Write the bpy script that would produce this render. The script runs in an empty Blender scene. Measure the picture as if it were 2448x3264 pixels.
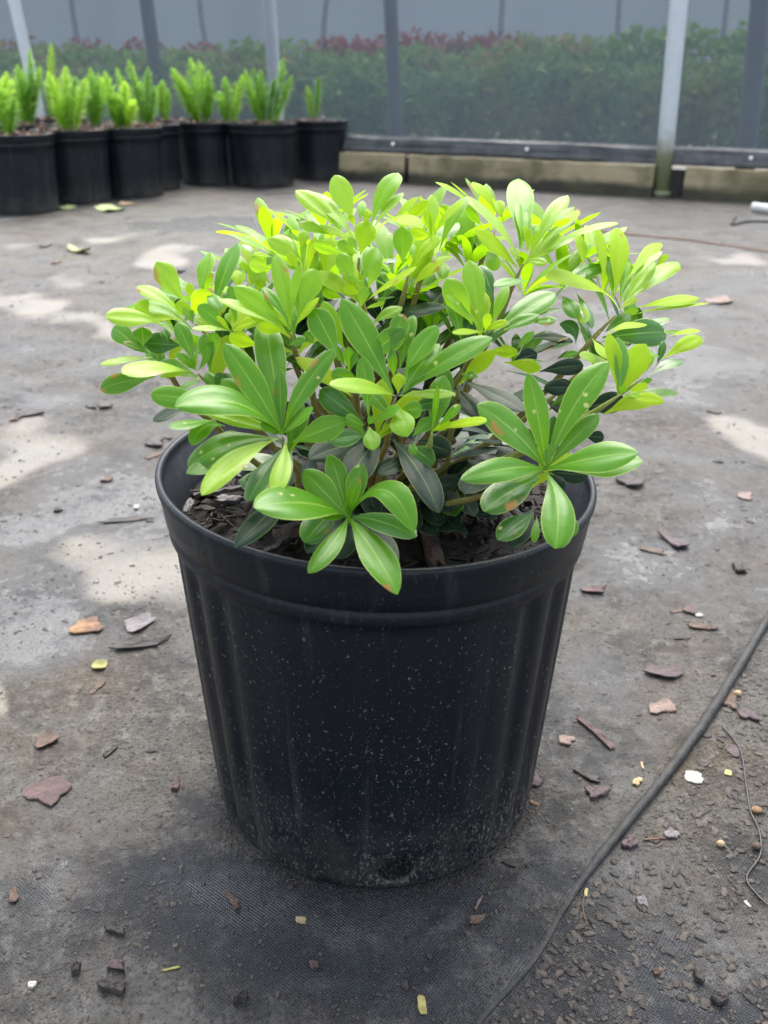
import bpy, math, random
import numpy as np
from mathutils import Vector, Matrix, noise as mnoise

random.seed(7)
rng = np.random.default_rng(7)
scene = bpy.context.scene
COL = scene.collection

# ------------------------------------------------------------------ camera
FPX = 2796.0                       # focal length in photograph pixels (2448 x 3264)
CX, CY = 1224.0, 1632.0
PITCH, ROLL, HCAM = math.radians(26.47), math.radians(0.48), 0.47
CAM = Vector((0, 0, HCAM))
FWD = Vector((0, math.cos(PITCH), -math.sin(PITCH)))
_u0 = Vector((0, math.sin(PITCH), math.cos(PITCH)))
_r0 = Vector((1, 0, 0))
RGT = math.cos(ROLL) * _r0 + math.sin(ROLL) * _u0
UPV = -math.sin(ROLL) * _r0 + math.cos(ROLL) * _u0
cam = bpy.data.cameras.new('camera')
cam_o = bpy.data.objects.new('camera', cam)
COL.objects.link(cam_o)
M = Matrix((RGT, UPV, -FWD)).transposed().to_4x4()
M.translation = CAM
cam_o.matrix_world = M
cam.sensor_fit = 'VERTICAL'
cam.sensor_height = 36.0
cam.lens = FPX / 3264.0 * 36.0
cam.clip_start, cam.clip_end = 0.02, 500
cam.dof.use_dof = True
cam.dof.focus_distance = 0.50
cam.dof.aperture_fstop = 12.0
scene.camera = cam_o

# ------------------------------------------------------------------ light
SUN_EL, SUN_AZ = math.radians(58), math.radians(6)      # behind the plant, a little to the right
world = bpy.data.worlds.new('World')
scene.world = world
world.use_nodes = True
wn, wl_ = world.node_tree.nodes, world.node_tree.links
wn.clear()
wo = wn.new('ShaderNodeOutputWorld')
wb = wn.new('ShaderNodeBackground')
ws = wn.new('ShaderNodeTexSky')
wh = wn.new('ShaderNodeHueSaturation')
ws.sky_type = 'NISHITA'
ws.sun_disc = False
ws.sun_elevation, ws.sun_rotation = SUN_EL, SUN_AZ
ws.air_density, ws.dust_density, ws.ozone_density = 1.0, 3.0, 1.0
wh.inputs['Saturation'].default_value = 0.48
wl_.new(ws.outputs[0], wh.inputs['Color'])
wl_.new(wh.outputs[0], wb.inputs['Color'])
wl_.new(wb.outputs[0], wo.inputs[0])
wb.inputs['Strength'].default_value = 0.135
sun = bpy.data.lights.new('sun', 'SUN')
sun.energy, sun.angle, sun.color = 1.4, math.radians(48), (1.0, 0.95, 0.86)
sun_o = bpy.data.objects.new('sun', sun)
COL.objects.link(sun_o)
sd = Vector((math.sin(SUN_AZ) * math.cos(SUN_EL), math.cos(SUN_AZ) * math.cos(SUN_EL), math.sin(SUN_EL)))
sun_o.rotation_euler = (-sd).to_track_quat('-Z', 'Y').to_euler()
sun_o.location = (0, 0, 6)
scene.view_settings.view_transform = 'Standard'
scene.view_settings.look = 'None'
scene.view_settings.gamma = 1
scene.view_settings.use_curve_mapping = False
scene.view_settings.exposure = 2.05
scene.cycles.max_bounces = 8
scene.cycles.transparent_max_bounces = 16


# ------------------------------------------------------------------ pixel helpers
def ray(px, py):
    return FWD + RGT * ((px - CX) / FPX) - UPV * ((py - CY) / FPX)


def at(px, py, depth):             # point seen at a photograph pixel, at that depth along the view axis
    return CAM + ray(px, py) * depth


def G(px, py, z=0.0):              # point of the ground (or of height z) seen at a photograph pixel
    r = ray(px, py)
    return CAM + r * ((z - HCAM) / r.z)


D2S = 2448 / 1659.0                # the coordinates of the full view (1659 wide) to photograph pixels


def GD(x, y, z=0.0):
    return G(x * D2S, y * D2S, z)


# ------------------------------------------------------------------ object helpers
WL = {}


def link(o, parent=None, loc=(0, 0, 0)):
    COL.objects.link(o)
    loc = Vector(loc)
    WL[o.name] = loc
    if parent is not None:
        o.parent = parent
        o.location = loc - WL[parent.name]
    else:
        o.location = loc
    return o


def mobj(name, verts, faces, mats, parent=None, loc=(0, 0, 0), smooth=True, uvs=None, mi=None):
    """verts in world coordinates; the object's origin is put at loc"""
    loc = Vector(loc)
    me = bpy.data.meshes.new(name)
    v = np.asarray([tuple(p) for p in verts], dtype=float) - np.array(loc)
    me.from_pydata(v.tolist(), [], faces)
    for m in (mats if isinstance(mats, (list, tuple)) else [mats]):
        me.materials.append(m)
    if smooth:
        me.polygons.foreach_set('use_smooth', [True] * len(me.polygons))
    if mi is not None:
        me.polygons.foreach_set('material_index', mi)
    if uvs is not None:
        uv = me.uv_layers.new(name='UVMap')
        idx = np.zeros(len(me.loops), dtype=np.int32)
        me.loops.foreach_get('vertex_index', idx)
        uv.data.foreach_set('uv', np.asarray(uvs, dtype=float)[idx].ravel())
    me.update()
    return link(bpy.data.objects.new(name, me), parent, loc)


def empty(name, loc, label=None, cat=None, group=None):
    o = bpy.data.objects.new(name, None)
    o.empty_display_size = 0.05
    link(o, None, loc)
    return tag(o, label, cat, group)


def tag(o, label=None, cat=None, group=None, kind=None):
    if label: o['label'] = label
    if cat: o['category'] = cat
    if group: o['group'] = group
    if kind: o['kind'] = kind
    return o


def grid_faces(nr, nc, wrap=False, off=0):
    f = []
    for i in range(nr - 1):
        for j in range(nc if wrap else nc - 1):
            k = (j + 1) % nc
            f.append((off + i * nc + j, off + i * nc + k, off + (i + 1) * nc + k, off + (i + 1) * nc + j))
    return f


def tube(pts, radii, n=8, caps=True):
    pts = [Vector(p) for p in pts]
    vs, prev = [], None
    for i, p in enumerate(pts):
        t = (pts[min(i + 1, len(pts) - 1)] - pts[max(i - 1, 0)]).normalized()
        if prev is None:
            a = t.orthogonal().normalized()
        else:
            a = (prev - t * prev.dot(t)).normalized()
        prev = a
        b = t.cross(a)
        r = radii[i] if hasattr(radii, '__len__') else radii
        for k in range(n):
            an = 2 * math.pi * k / n
            vs.append(p + a * math.cos(an) * r + b * math.sin(an) * r)
    f = grid_faces(len(pts), n, True)
    if caps:
        f.append(tuple(range(n - 1, -1, -1)))
        f.append(tuple(range((len(pts) - 1) * n, len(pts) * n)))
    return vs, f


def box(x0, x1, y0, y1, z0, z1, off=0):
    v = [(x, y, z) for z in (z0, z1) for y in (y0, y1) for x in (x0, x1)]
    f = [(0, 2, 3, 1), (4, 5, 7, 6), (0, 1, 5, 4), (2, 6, 7, 3), (0, 4, 6, 2), (1, 3, 7, 5)]
    return v, [tuple(i + off for i in q) for q in f]


def bez(p0, p1, p2, t):
    return p0 * (1 - t) ** 2 + p1 * 2 * t * (1 - t) + p2 * t * t


# ------------------------------------------------------------------ material helpers
class NT:
    def __init__(s, name):
        s.m = bpy.data.materials.new(name)
        s.m.use_nodes = True
        s.t = s.m.node_tree
        s.t.nodes.clear()
        s.out = s.t.nodes.new('ShaderNodeOutputMaterial')

    def n(s, kind, ins=None, **kw):
        nd = s.t.nodes.new('ShaderNode' + kind)
        for k, v in kw.items():
            setattr(nd, k, v)
        for k, v in (ins or {}).items():
            if isinstance(v, bpy.types.NodeSocket):
                s.t.links.new(v, nd.inputs[k])
            else:
                nd.inputs[k].default_value = v
        return nd

    def noise(s, vec, scale, detail=4, rough=0.55, dist=0.0):
        return s.n('TexNoise', {'Vector': vec, 'Scale': scale, 'Detail': detail, 'Roughness': rough, 'Distortion': dist}).outputs[0]

    def ramp(s, fac, a, b):        # smooth step from a to b
        return s.n('MapRange', {'Value': fac, 'From Min': a, 'From Max': b}, interpolation_type='SMOOTHSTEP').outputs[0]

    def math(s, op, a, b=0.0, clamp=False):
        return s.n('Math', {0: a, 1: b}, operation=op, use_clamp=clamp).outputs[0]

    def mix(s, fac, a, b, mode='MIX'):
        nd = s.t.nodes.new('ShaderNodeMix')
        nd.data_type = 'RGBA'
        nd.blend_type = mode
        for i, v in ((0, fac), (6, a), (7, b)):
            if isinstance(v, bpy.types.NodeSocket):
                s.t.links.new(v, nd.inputs[i])
            else:
                nd.inputs[i].default_value = v if i == 0 else (*v, 1) if len(v) == 3 else v
        return nd.outputs[2]

    def obj(s):
        return s.n('TexCoord').outputs['Object']

    def bump(s, h, strength, dist=0.002, normal=None):
        d = {'Height': h, 'Strength': strength, 'Distance': dist}
        if normal is not None: d['Normal'] = normal
        return s.n('Bump', d).outputs[0]

    def done(s, shader):
        s.t.links.new(shader, s.out.inputs[0])
        return s.m

    def principled(s, col, rough, normal=None, spec=0.5, **kw):
        nd = s.n('BsdfPrincipled', {'Roughness': rough, 'Specular IOR Level': spec})
        if isinstance(col, bpy.types.NodeSocket):
            s.t.links.new(col, nd.inputs['Base Color'])
        else:
            nd.inputs['Base Color'].default_value = (*col, 1)
        if normal is not None: s.t.links.new(normal, nd.inputs['Normal'])
        for k, v in kw.items():
            nd.inputs[k.replace('_', ' ')].default_value = v
        return nd.outputs[0]


def leaf_mat(name, col, col2, trans, tfac, rough, spots=0.0, rib=(0.45, 0.55, 0.2), ribf=0.75, margin=0.6, spec=0.38):
    t = NT(name)
    uv = t.n('UVMap').outputs[0]
    sx = t.n('SeparateXYZ', {0: uv})
    u = t.math('ABSOLUTE', t.math('SUBTRACT', sx.outputs[0], 0.5))
    v = sx.outputs[1]
    rnd = t.n('ObjectInfo').outputs['Random']
    ob = t.obj()
    shift = t.n('VectorMath', {0: ob, 1: t.n('CombineXYZ', {0: rnd, 1: rnd, 2: rnd}).outputs[0]}, operation='ADD').outputs[0]
    n1 = t.noise(shift, 90, 3)
    c = t.mix(t.math('ADD', t.math('MULTIPLY', rnd, 0.6), t.math('MULTIPLY', t.ramp(n1, 0.35, 0.7), 0.4)), col, col2)
    # fine side veins
    wv = t.n('TexWave', {'Vector': t.n('CombineXYZ', {0: t.math('ADD', v, t.math('MULTIPLY', u, -0.6)), 1: 0.0, 2: 0.0}).outputs[0],
                         'Scale': 11.0, 'Distortion': 2.5, 'Detail': 2.0}).outputs[1]
    c = t.mix(t.math('MULTIPLY', t.ramp(wv, 0.62, 1.0), 0.13), c, rib)
    ribw = t.n('MapRange', {'Value': v, 'From Min': 0.0, 'From Max': 1.0, 'To Min': 0.075, 'To Max': 0.007}).outputs[0]
    ribm = t.math('SUBTRACT', 1.0, t.n('MapRange', {'Value': t.math('DIVIDE', u, ribw), 'From Min': 0.5, 'From Max': 1.0}).outputs[0])
    c = t.mix(t.math('MULTIPLY', ribm, ribf), c, rib)
    em = t.ramp(u, 0.462, 0.492)
    c = t.mix(t.math('MULTIPLY', em, margin), c, (0.55, 0.62, 0.18))
    if spots > 0:
        vo = t.n('TexVoronoi', {'Vector': shift, 'Scale': 165.0, 'Randomness': 1.0})
        keep = t.math('GREATER_THAN', t.n('SeparateXYZ', {0: vo.outputs['Color']}).outputs[0], 1 - spots)
        sp = t.math('MULTIPLY', keep, t.math('LESS_THAN', t.math('ADD', vo.outputs[0], t.math('MULTIPLY', t.noise(shift, 420, 2), 0.5)), 0.42))
        c = t.mix(t.math('MULTIPLY', sp, 0.8), c, (0.55, 0.52, 0.2))
        br = t.math('MULTIPLY', t.ramp(t.noise(shift, 55, 2), 0.64, 0.68), t.ramp(t.math('ADD', v, u), 0.85, 1.1))
        c = t.mix(t.math('MULTIPLY', br, 0.9), c, (0.35, 0.16, 0.04))
    hgt = t.math('ADD', t.math('MULTIPLY', wv, -0.06), t.math('MULTIPLY', t.noise(shift, 260, 3), 0.6))
    nb = t.bump(hgt, 0.22, 0.0012)
    p = t.principled(c, rough, nb, spec)
    tr = t.n('BsdfTranslucent', {'Color': t.mix(0.35, t.mix(1.0, c, (*trans,), 'MULTIPLY'), trans), 'Normal': nb}).outputs[0]
    return t.done(t.n('MixShader', {0: tfac, 1: p, 2: tr}).outputs[0])


MAT = {}
RIB = (0.34, 0.50, 0.10)
MAT['y'] = leaf_mat('young_leaf', (0.37, 0.54, 0.010), (0.28, 0.48, 0.010), (0.76, 0.97, 0.03), 0.55, 0.48, 0.05, (0.45, 0.58, 0.06), 0.35, spec=0.2)
MAT['m'] = leaf_mat('green_leaf', (0.080, 0.245, 0.004), (0.050, 0.185, 0.004), (0.42, 0.78, 0.012), 0.42, 0.33, 0.16, RIB, 0.5, spec=0.42)
MAT['n'] = leaf_mat('light_green_leaf', (0.20, 0.41, 0.010), (0.14, 0.34, 0.010), (0.66, 0.92, 0.02), 0.52, 0.35, 0.10, RIB, 0.4, spec=0.40)  # upper leaves: young green, with some of the backlight painted in
MAT['p'] = leaf_mat('sky_sheen_leaf', (0.30, 0.48, 0.035), (0.24, 0.43, 0.025), (0.70, 0.95, 0.06), 0.48, 0.32, 0.04, RIB, 0.4, spec=0.36)  # green leaf whose sky reflection is painted in as a paler colour
MAT['g'] = leaf_mat('mature_leaf', (0.040, 0.135, 0.016), (0.028, 0.098, 0.014), (0.2, 0.5, 0.03), 0.22, 0.24, 0.10, (0.22, 0.36, 0.09), 0.55, spec=0.34)
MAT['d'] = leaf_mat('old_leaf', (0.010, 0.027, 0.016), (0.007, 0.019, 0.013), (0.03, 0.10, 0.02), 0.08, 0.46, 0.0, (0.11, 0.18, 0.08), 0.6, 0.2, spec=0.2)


def pot_mat():
    t = NT('black_pot_plastic')
    o = t.obj()
    z = t.n('SeparateXYZ', {0: o}).outputs[2]
    low = t.n('MapRange', {'Value': z, 'From Min': 0.0, 'From Max': 0.09, 'To Min': 1.0, 'To Max': 0.0}).outputs[0]
    st = t.n('Mapping', {'Vector': o, 'Scale': (1, 1, 0.45)}).outputs[0]
    base = t.mix(t.noise(st, 30, 5), (0.0040, 0.0060, 0.0092), (0.0075, 0.0102, 0.0140))
    dust = t.ramp(t.math('ADD', t.noise(st, 420, 4, 0.7), t.math('MULTIPLY', low, 0.10)), 0.60, 0.74)
    big = t.ramp(t.noise(o, 14, 4), 0.25, 0.75)
    base = t.mix(t.math('MULTIPLY', t.math('MULTIPLY', dust, big), t.math('ADD', 0.30, t.math('MULTIPLY', low, 0.70))), base, (0.20, 0.19, 0.165))
    film = t.math('MULTIPLY', low, t.ramp(t.noise(o, 38, 5), 0.3, 0.7))
    base = t.mix(t.math('MULTIPLY', film, 0.55), base, (0.060, 0.056, 0.047))
    body = t.n('MapRange', {'Value': z, 'From Min': 0.19, 'From Max': 0.215, 'To Min': 1.0, 'To Max': 0.35}).outputs[0]
    warp = t.n('Mapping', {'Vector': o, 'Scale': (1, 1, 0.7)}).outputs[0]
    for sc_, th_, am in ((300, 0.700, 0.5), (520, 0.665, 0.5), (170, 0.745, 0.45)):
        f_ = t.noise(warp, sc_, 2, 0.6, 0.6)
        thr = t.math('SUBTRACT', th_, t.math('ADD', t.math('MULTIPLY', low, 0.045), t.math('MULTIPLY', t.math('SUBTRACT', big, 0.5), 0.05)))
        fl = t.n('MapRange', {'Value': t.math('SUBTRACT', f_, thr), 'From Min': 0.0, 'From Max': 0.02}).outputs[0]
        base = t.mix(t.math('MULTIPLY', t.math('MULTIPLY', fl, body), am), base, (0.17, 0.162, 0.142))
    # drip streaks down the wall
    sv = t.n('Mapping', {'Vector': o, 'Scale': (60, 60, 2.2)}).outputs[0]
    streak = t.ramp(t.noise(sv, 1.6, 4), 0.52, 0.78)
    base = t.mix(t.math('MULTIPLY', streak, 0.16), base, (0.12, 0.12, 0.115))
    rough = t.n('MapRange', {'Value': t.noise(o, 25, 4), 'To Min': 0.28, 'To Max': 0.50}).outputs[0]
    nb = t.bump(t.math('ADD', t.math('ADD', t.noise(o, 700, 3), t.math('MULTIPLY', streak, 0.6)), t.math('MULTIPLY', dust, 0.5)), 0.2, 0.0008)
    return t.done(t.principled(base, rough, nb, 0.24))


MAT['pot'] = pot_mat()


def plain(name, c1, c2, scale, rough, bump=0.3, bd=0.002, bscale=None, island=0.0, spec=0.4):
    t = NT(name)
    o = t.obj()
    c = t.mix(t.ramp(t.noise(o, scale, 5, 0.65), 0.3, 0.7), c1, c2)
    if island:
        r = t.n('NewGeometry').outputs['Random Per Island']
        c = t.mix(t.math('MULTIPLY', r, island), c, c2)
        c = t.mix(1.0, c, t.n('CombineColor', {0: t.n('MapRange', {'Value': r, 'To Min': 0.45, 'To Max': 1.5}).outputs[0],
                                                1: t.n('MapRange', {'Value': r, 'To Min': 0.45, 'To Max': 1.45}).outputs[0],
                                                2: t.n('MapRange', {'Value': r, 'To Min': 0.5, 'To Max': 1.4}).outputs[0]}).outputs[0], 'MULTIPLY')
    nb = t.bump(t.noise(o, bscale or scale * 4, 5, 0.7), bump, bd)
    return t.done(t.principled(c, rough, nb, spec))


MAT['soil'] = plain('wet_potting_soil', (0.006, 0.005, 0.0045), (0.028, 0.022, 0.018), 160, 0.55, 0.9, 0.004)
MAT['bark'] = plain('wet_bark_mulch', (0.008, 0.0058, 0.0045), (0.036, 0.025, 0.018), 120, 0.50, 0.8, 0.002, None, 0.5, 0.18)
MAT['mulch'] = plain('dry_bark_mulch', (0.045, 0.024, 0.016), (0.17, 0.105, 0.075), 90, 0.7, 0.6, 0.002, None, 0.6)
MAT['stem'] = plain('woody_stem', (0.20, 0.145, 0.05), (0.25, 0.24, 0.06), 60, 0.6, 0.4, 0.001)
MAT['limb'] = plain('old_woody_limb', (0.035, 0.028, 0.018), (0.065, 0.052, 0.03), 60, 0.7, 0.4, 0.001)
MAT['greenstem'] = plain('green_stem', (0.22, 0.28, 0.06), (0.30, 0.32, 0.08), 60, 0.5, 0.2, 0.001)
MAT['chip_orange'] = plain('orange_bark', (0.29, 0.165, 0.075), (0.09, 0.05, 0.034), 110, 0.6, 0.8)
MAT['chip_purple'] = plain('purple_bark', (0.085, 0.056, 0.060), (0.045, 0.032, 0.035), 90, 0.5, 0.8)
MAT['chip_red'] = plain('red_bark', (0.105, 0.062, 0.058), (0.050, 0.031, 0.030), 100, 0.55, 0.8)
MAT['chip_dark'] = plain('dark_bark', (0.020, 0.017, 0.016), (0.055, 0.046, 0.042), 110, 0.45, 0.8)
MAT['chip_pink'] = plain('pinkish_bark', (0.20, 0.142, 0.12), (0.11, 0.074, 0.062), 110, 0.6, 0.6)
MAT['chip_tan'] = plain('tan_bark', (0.38, 0.28, 0.16), (0.24, 0.165, 0.09), 110, 0.6, 0.4)
MAT['chip_grey'] = plain('grey_bark', (0.17, 0.155, 0.16), (0.085, 0.075, 0.078), 110, 0.5, 0.7)
MAT['chip_white'] = plain('white_flake', (0.42, 0.41, 0.37), (0.24, 0.225, 0.20), 200, 0.7, 0.3)
MAT['chip_brown'] = plain('brown_bark', (0.115, 0.072, 0.050), (0.052, 0.034, 0.026), 110, 0.55, 0.8)
MAT['yellow'] = plain('yellow_leaf', (0.36, 0.32, 0.09), (0.22, 0.18, 0.06), 160, 0.5, 0.3)
MAT['palegreen'] = plain('fallen_pale_leaf', (0.36, 0.42, 0.19), (0.22, 0.29, 0.10), 60, 0.5, 0.3)
MAT['olive'] = plain('olive_leaf', (0.22, 0.23, 0.05), (0.12, 0.10, 0.03), 100, 0.4, 0.4)
MAT['wire'] = plain('black_wire', (0.02, 0.02, 0.022), (0.03, 0.03, 0.03), 50, 0.4, 0.1)
MAT['string'] = plain('orange_string', (0.24, 0.125, 0.09), (0.18, 0.10, 0.075), 50, 0.7, 0.2)
MAT['pvc'] = plain('white_pvc', (0.75, 0.75, 0.74), (0.62, 0.62, 0.60), 30, 0.4, 0.1)
MAT['crumb'] = plain('soil_crumbs', (0.010, 0.009, 0.008), (0.045, 0.037, 0.030), 300, 0.6, 0.5, 0.001, None, 0.55)


def ground_mat():
    t = NT('muddy_woven_cloth')
    o = t.obj()
    silt = t.n('Attribute', attribute_name='silt').outputs['Fac']
    bare = t.n('Attribute', attribute_name='bare').outputs['Fac']
    wet = t.n('Attribute', attribute_name='wet').outputs['Fac']
    # woven tape cloth
    mp = t.n('Mapping', {'Vector': o, 'Rotation': (0, 0, math.radians(38))}).outputs[0]
    w1 = t.n('TexWave', {'Vector': mp, 'Scale': 180.0, 'Distortion': 0.8, 'Detail': 1.0, 'Detail Scale': 0.3}, bands_direction='X').outputs[1]
    w2 = t.n('TexWave', {'Vector': mp, 'Scale': 180.0, 'Distortion': 0.8, 'Detail': 1.0, 'Detail Scale': 0.3}, bands_direction='Y').outputs[1]
    weave = t.math('MULTIPLY', w1, w2)
    cloth = t.mix(weave, (0.016, 0.0175, 0.020), (0.046, 0.049, 0.055))
    big = t.noise(o, 3.0, 5, 0.6, 0.3)
    mid = t.noise(o, 13.0, 6, 0.62)
    fine = t.noise(o, 75.0, 6, 0.75)
    grit = t.noise(o, 330.0, 4, 0.75)
    mudc = t.mix(t.ramp(mid, 0.3, 0.7), (0.037, 0.034, 0.029), (0.104, 0.097, 0.085))
    mudc = t.mix(t.ramp(t.noise(o, 6.0, 4), 0.48, 0.70), mudc, (0.082, 0.062, 0.041))
    mudc = t.mix(t.ramp(fine, 0.48, 0.72), mudc, (0.165, 0.151, 0.128))
    mudc = t.mix(t.math('MULTIPLY', t.ramp(grit, 0.50, 0.36), 0.85), mudc, (0.016, 0.013, 0.010))
    cover = t.math('SUBTRACT', t.math('ADD', t.math('MULTIPLY', mid, 0.9), t.math('MULTIPLY', fine, 0.55)), t.math('MULTIPLY', bare, 0.34))
    cover = t.ramp(cover, 0.28, 0.74)
    mudc = t.mix(t.math('MULTIPLY', bare, 0.40), mudc, t.mix(1.0, mudc, (0.42, 0.42, 0.42), 'MULTIPLY'))
    c = t.mix(t.math('MULTIPLY', cover, 0.93), cloth, mudc)
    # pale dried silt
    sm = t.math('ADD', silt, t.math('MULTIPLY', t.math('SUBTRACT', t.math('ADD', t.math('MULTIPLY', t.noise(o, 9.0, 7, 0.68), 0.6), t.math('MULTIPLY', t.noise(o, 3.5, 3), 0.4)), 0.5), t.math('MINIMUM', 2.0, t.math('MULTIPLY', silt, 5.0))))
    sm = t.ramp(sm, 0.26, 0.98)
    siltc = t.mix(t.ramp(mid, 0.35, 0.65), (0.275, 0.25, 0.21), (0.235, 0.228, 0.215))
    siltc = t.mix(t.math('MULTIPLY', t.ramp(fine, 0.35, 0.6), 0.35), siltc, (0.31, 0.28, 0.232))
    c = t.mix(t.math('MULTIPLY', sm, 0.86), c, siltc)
    # damp smooth film
    wm = t.ramp(t.math('ADD', t.math('ADD', t.math('ADD', t.math('MULTIPLY', big, 0.55), t.math('MULTIPLY', t.noise(o, 8.0, 5, 0.6, 0.5), 0.45)), wet), t.math('MULTIPLY', t.math('SUBTRACT', fine, 0.5), 0.34)), 0.43, 0.68)
    wm = t.math('MULTIPLY', wm, t.math('SUBTRACT', 1.0, t.math('MULTIPLY', sm, 0.7)))
    c = t.mix(t.math('MULTIPLY', wm, 0.85), c, t.mix(0.5, t.mix(1.0, c, (0.5, 0.5, 0.5), 'MULTIPLY'), (0.062, 0.068, 0.080)))
    rough = t.n('MapRange', {'Value': wm, 'To Min': 0.50, 'To Max': 0.24}).outputs[0]
    h = t.math('ADD', t.math('MULTIPLY', fine, t.math('MULTIPLY', cover, t.math('SUBTRACT', 1.0, t.math('MULTIPLY', wm, 0.75)))),
               t.math('MULTIPLY', t.math('MULTIPLY', grit, 0.70), t.math('SUBTRACT', 1.0, t.math('MULTIPLY', wm, 0.8))))
    h = t.math('ADD', h, t.math('MULTIPLY', weave, t.math('SUBTRACT', 0.30, t.math('MULTIPLY', cover, 0.26))))
    nb = t.bump(h, 0.85, 0.006)
    pr = t.n('BsdfPrincipled', {'Base Color': c, 'Roughness': rough, 'Normal': nb, 'Specular IOR Level': t.n('MapRange', {'Value': wm, 'To Min': 0.32, 'To Max': 0.5}).outputs[0]})
    return t.done(pr.outputs[0])


MAT['ground'] = ground_mat()
MAT['hem'] = plain('wet_cloth_hem', (0.008, 0.009, 0.011), (0.030, 0.029, 0.027), 75, 0.5, 0.6, 0.003, 300)

# ------------------------------------------------------------------ ground sheet (woven cloth under mud)
HEM = [GD(*p) for p in ((1780, 1165), (1659, 1345), (1600, 1436), (1480, 1620), (1350, 1790), (1240, 1930), (1150, 2070), (1050, 2190), (980, 2300))]
HEMXY = np.array([(p.x, p.y) for p in HEM])


def hem_dist(x, y):                # signed distance to the hem line (+ = left of it), and fraction along
    best = np.full(x.shape, 1e9)
    sgn = np.zeros(x.shape)
    fr = np.zeros(x.shape)
    for i in range(len(HEMXY) - 1):
        a, b = HEMXY[i], HEMXY[i + 1]
        d = b - a
        L2 = d @ d
        tt = np.clip(((x - a[0]) * d[0] + (y - a[1]) * d[1]) / L2, 0, 1)
        qx, qy = x - (a[0] + tt * d[0]), y - (a[1] + tt * d[1])
        ds = np.hypot(qx, qy)
        s = np.sign(qx * d[1] - qy * d[0])
        m = ds < best
        best = np.where(m, ds, best)
        sgn = np.where(m, s, sgn)
        fr = np.where(m, i + tt, fr)
    return best * -1 * sgn * -1, fr


def sstep(a, b, x):
    t = np.clip((x - a) / (b - a), 0, 1)
    return t * t * (3 - 2 * t)


POTC = Vector((-0.0045, 0.5128, 0))


def ground_h(x, y):
    x = np.asarray(x, float); y = np.asarray(y, float)
    sd_, fr = hem_dist(x, y)
    left = -sd_ if LEFT_NEG else sd_
    near = np.exp(-((x / 1.6) ** 2 + ((y - 0.5) / 1.6) ** 2))
    h = 0.0015 * np.sin(9 * x + 4 * y) * np.sin(7 * y - 3 * x + 1) * near
    h += 0.0012 * np.sin(31 * x + 11 * np.sin(5 * y)) * np.sin(23 * y) * near
    h += (0.0026 + 0.0040 * sstep(3, 6, fr)) * sstep(-0.0015, 0.0045, left) * np.exp(-np.maximum(left, 0) / 0.25)
    low = sstep(3.5, 5.0, fr)
    h += low * 0.0045 * np.exp(-((left - 0.030) / 0.007) ** 2)
    h += low * 0.0038 * np.exp(-((left - 0.052) / 0.006) ** 2)
    h += low * 0.003 * np.exp(-((left + 0.050) / 0.014) ** 2)
    pr = np.hypot(x - POTC.x, y - POTC.y)
    return h * sstep(0.10, 0.15, pr) - 0.0005


LEFT_NEG = False
_t = hem_dist(np.array([-0.3]), np.array([0.5]))[0][0]
LEFT_NEG = _t < 0


def gz(x, y):
    return float(ground_h(np.array([x]), np.array([y]))[0])


def axis_pts(lo, hi, step, far_lo, far_hi, ratio):
    a = list(np.arange(lo, hi, step))
    s, p = step, hi
    while p < far_hi:
        a.append(p); s *= ratio; p += s
    a.append(far_hi)
    s, p = step, lo
    b = []
    while p > far_lo:
        s *= ratio; p -= s
        b.append(max(p, far_lo))
    return np.array(b[::-1] + a)


gx = axis_pts(-0.62, 0.70, 0.005, -45, 45, 1.09)
gy = axis_pts(0.12, 1.30, 0.005, -30, 60, 1.035)
XX, YY = np.meshgrid(gx, gy)
ZZ = ground_h(XX.ravel(), YY.ravel())
gv = np.stack([XX.ravel(), YY.ravel(), ZZ], 1)
nr, nc = XX.shape
ii, jj = np.meshgrid(np.arange(nr - 1), np.arange(nc - 1), indexing='ij')
q = (ii * nc + jj).ravel()
gf = np.stack([q, q + 1, q + nc + 1, q + nc], 1)
me = bpy.data.meshes.new('ground_cloth')
me.vertices.add(len(gv)); me.vertices.foreach_set('co', gv.ravel())
me.loops.add(gf.size); me.loops.foreach_set('vertex_index', gf.ravel().astype(np.int32))
me.polygons.add(len(gf)); me.polygons.foreach_set('loop_start', np.arange(0, gf.size, 4, dtype=np.int32))
me.polygons.foreach_set('loop_total', np.full(len(gf), 4, dtype=np.int32))
me.polygons.foreach_set('use_smooth', np.ones(len(gf), dtype=bool))
me.update(calc_edges=True); me.validate()
me.materials.append(MAT['ground'])


def warp_field(freq, off):
    near = np.where((np.abs(gv[:, 0]) < 6) & (gv[:, 1] < 9) & (gv[:, 1] > 0))[0]
    w = np.zeros(len(gv))
    for i in near:
        x, y = gv[i, 0], gv[i, 1]
        k = freq / max(0.6, math.hypot(x, y)) ** 0.8
        w[i] = mnoise.noise(Vector((x * freq * .7, y * freq * .45, off)))
    return w * 2.0


WARP = [warp_field(5, 1), warp_field(5, 7), warp_field(15, 3), warp_field(15, 9)]


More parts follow.
